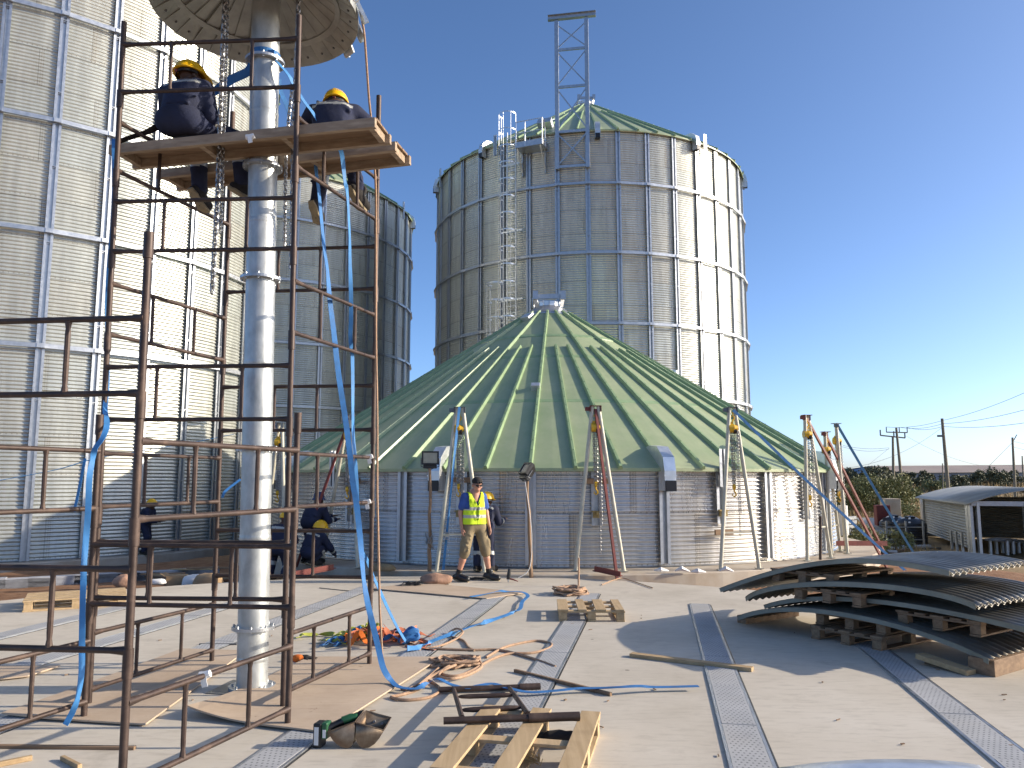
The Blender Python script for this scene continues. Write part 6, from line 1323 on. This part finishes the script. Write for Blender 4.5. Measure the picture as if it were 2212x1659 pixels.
wire(AT(1820, 938 + 24, 70), AT(1920, 967, 75), .2, "overhead wire coming from the left to the close pole pair, upper"); wire(AT(1820, 965, 70), AT(1921, 970, 75), .3, "overhead wire coming from the left to the close pole pair, lower")
wire(AT(1921, 968, 75), AT(1876, 1004, 70), 0, "short stay wire slanting down left from the close pole pair"); wire(AT(2185, 958, 84), AT(2135, 1008, 84), 0, "stay wire slanting down left from the pole near the right edge"); wire(AT(2033, 925, 66), AT(1830, 1011, 60), .6, "thin service wire crossing down left behind the twin poles", .012); wire(AT(1958, 942, 74), AT(2135, 1008, 84), .5, "thin service wire crossing down right from the leaning pole", .012)
for dy in (5, 17): wire(AT(2188, 948 + dy, 84), AT(2260, 958 + dy * 1.2, 84), .1, "wire leaving the pole near the right edge, %s" % ("upper" if dy == 5 else "lower"))
def leafy(name, c, h, rx, label, cat, mat, nleaf, leaf, trunk=True, seed=1, group=None, low=0.0):
    """tree or bush: trunk with limbs; crown of many small leaf faces gathered in uneven clumps"""
    rg = np.random.default_rng(seed); c = V(c); root = thing(name, c, label, cat, group)
    m = MB(); m.path([c - V((0, 0, .3)), c + V((.1 * rx, 0, h * .25)), c + V((0, 0, h * .5))], [.05 * h * .5, .035 * h * .5, .02 * h * .5], 7)
    ncl = 26; cl = []
    for k in range(ncl):
        a = rg.uniform(0, 2 * pi); rr_ = rg.uniform(.15, 1) ** .7; z = h * (low + (1 - low) * rg.uniform(.18, .92)); f = rr_ * rx * (1 - .55 * max(0, (z / h - .45) / .55) ** 1.5); p = np.array((c.x + f * cos(a), c.y + f * .8 * sin(a), c.z + z)); cl.append((p, rg.uniform(.16, .34) * rx))
        if k % 3 == 0: m.path([c + V((0, 0, h * .2)), lerp(c + V((0, 0, h * .4)), V(p), .6), V(p)], [.016 * h * .5, .010 * h * .5, .004 * h * .5], 5)
    m.build("trunk", M_BARK, root)
    P = []
    for i in range(nleaf):
        p, r = cl[rg.integers(ncl)]; d = rg.normal(0, 1, 3); d /= np.linalg.norm(d); P.append(p + d * r * rg.uniform(.3, 1.12) * np.array((1, 1, .75)))
    P = np.array(P); P[:, 2] = np.maximum(P[:, 2], c.z + .05); n = len(P); A = rg.normal(0, 1, (n, 3)); A /= np.linalg.norm(A, axis=1)[:, None]; B = np.cross(A, rg.normal(0, 1, (n, 3))); B /= np.linalg.norm(B, axis=1)[:, None]; s_ = leaf * rg.uniform(.6, 1.4, (n, 1))
    v = np.stack([P - A * s_, P + B * s_ * .5, P + A * s_, P - B * s_ * .5], 1).reshape(-1, 3) - np.array(c); npmesh("crown", v, np.arange(4 * n).reshape(-1, 4), mat, root, None, False)
GT = "trees and bushes beyond the yard"
def gx(x, Y): return AT(x, 1040, Y).x
for nm, x, Y, h, rx, lb, mt, nl, lf, sd_ in (("bush", 1890, 50, 3.1, 2.9, "large pale green bush behind the tanks, nearest of the greenery", M_LEAF, 13000, .08, 1), ("bush", 1858, 58, 2.5, 1.9, "pale bush just left of the large bush, behind the blue strap", M_LEAF, 6000, .08, 2),
    ("tree", 1872, 75, 4.2, 3.0, "dark rounded tree behind the large bush", M_LEAFD, 4500, .13, 3), ("tree", 1838, 88, 2.9, 2.4, "dark low tree at the left end of the tree line", M_LEAFD, 2600, .15, 4), ("tree", 1898, 92, 3.6, 2.4, "dark tree between the large bush and the twin poles", M_LEAFD, 2800, .15, 12), ("tree", 1982, 105, 2.2, 2.6, "round dark tree right of the leaning pole", M_LEAFD, 2600, .16, 5), ("tree", 2056, 100, 1.9, 2.2, "dark tree behind the tall bare pole", M_LEAFD, 2200, .15, 6),
    ("tree", 2128, 108, 2.5, 2.9, "wide dark tree left of the right edge pole", M_LEAFD, 3000, .16, 7), ("tree", 2168, 112, 2.1, 3.2, "dark tree just behind the right edge pole", M_LEAFD, 2600, .16, 8), ("bush", 2016, 98, 1.3, 2.0, "low bush right of the round dark tree", M_LEAF, 1500, .15, 9), ("tree", 1955, 116, 2.1, 1.9, "small dark tree at the left end of the warehouse", M_LEAFD, 1500, .16, 10), ("bush", 2096, 88, 1.0, 2.6, "low scrubby bush in the field before the warehouse", M_LEAF, 1500, .12, 11)):
    leafy(nm, (gx(x, Y), Y, ground_z(gx(x, Y), Y) - .05), h, rx, lb, nm, mt, nl, lf, True, sd_, GT)
for x, Y, h, sd_, lb in ((1862, 26.5, .75, 31, "green weed clump in front of the fence"), (1922, 27.5, .7, 32, "green weed clump left of the tanks"), (1842, 30, .8, 33, "weed clump behind the red channel")): leafy("weed", (gx(x, Y), Y, -.8), h, .8, lb, "weeds", M_LEAF, 900, .06, False, sd_, "weed clumps in the yard")
# dry grass: one mass of blades over the field
rg = np.random.default_rng(5); n = 26000; Y = 26 + 90 * rg.random(n) ** 1.5; px_ = rg.uniform(1690, 2420, n); X = (px_ - 1106) / F_PX * Y * .995; keep = (np.hypot(X - CF.x, Y - CF.y) > 10) & ~((X > 14.5) & (X < 25) & (Y < 40)); X, Y = X[keep], Y[keep]
dens = np.array([mnoise.noise(V((x * .35, y * .35, 0))) for x, y in zip(X, Y)]); kp = dens > -.12; X, Y = X[kp], Y[kp]; Z = np.array([ground_z(x, y) for x, y in zip(X, Y)]); n = len(X); hh = rg.uniform(.15, .5, n) * (1 + Y / 130); wd_ = .012 + Y * .0006; ang = rg.uniform(0, pi, n); lx, ly = rg.normal(0, .12, n), rg.normal(0, .12, n)
v = np.stack([np.stack([X - wd_ * np.cos(ang), Y - wd_ * np.sin(ang), Z - .02], -1), np.stack([X + wd_ * np.cos(ang), Y + wd_ * np.sin(ang), Z - .02], -1), np.stack([X + lx, Y + ly, Z + hh], -1)], 1).reshape(-1, 3)
tag(npmesh("dry_grass", v, np.arange(3 * n).reshape(-1, 3), M_DRY, None, None, False), "dry straw coloured grass covering the field behind the yard", "grass", kind="stuff")
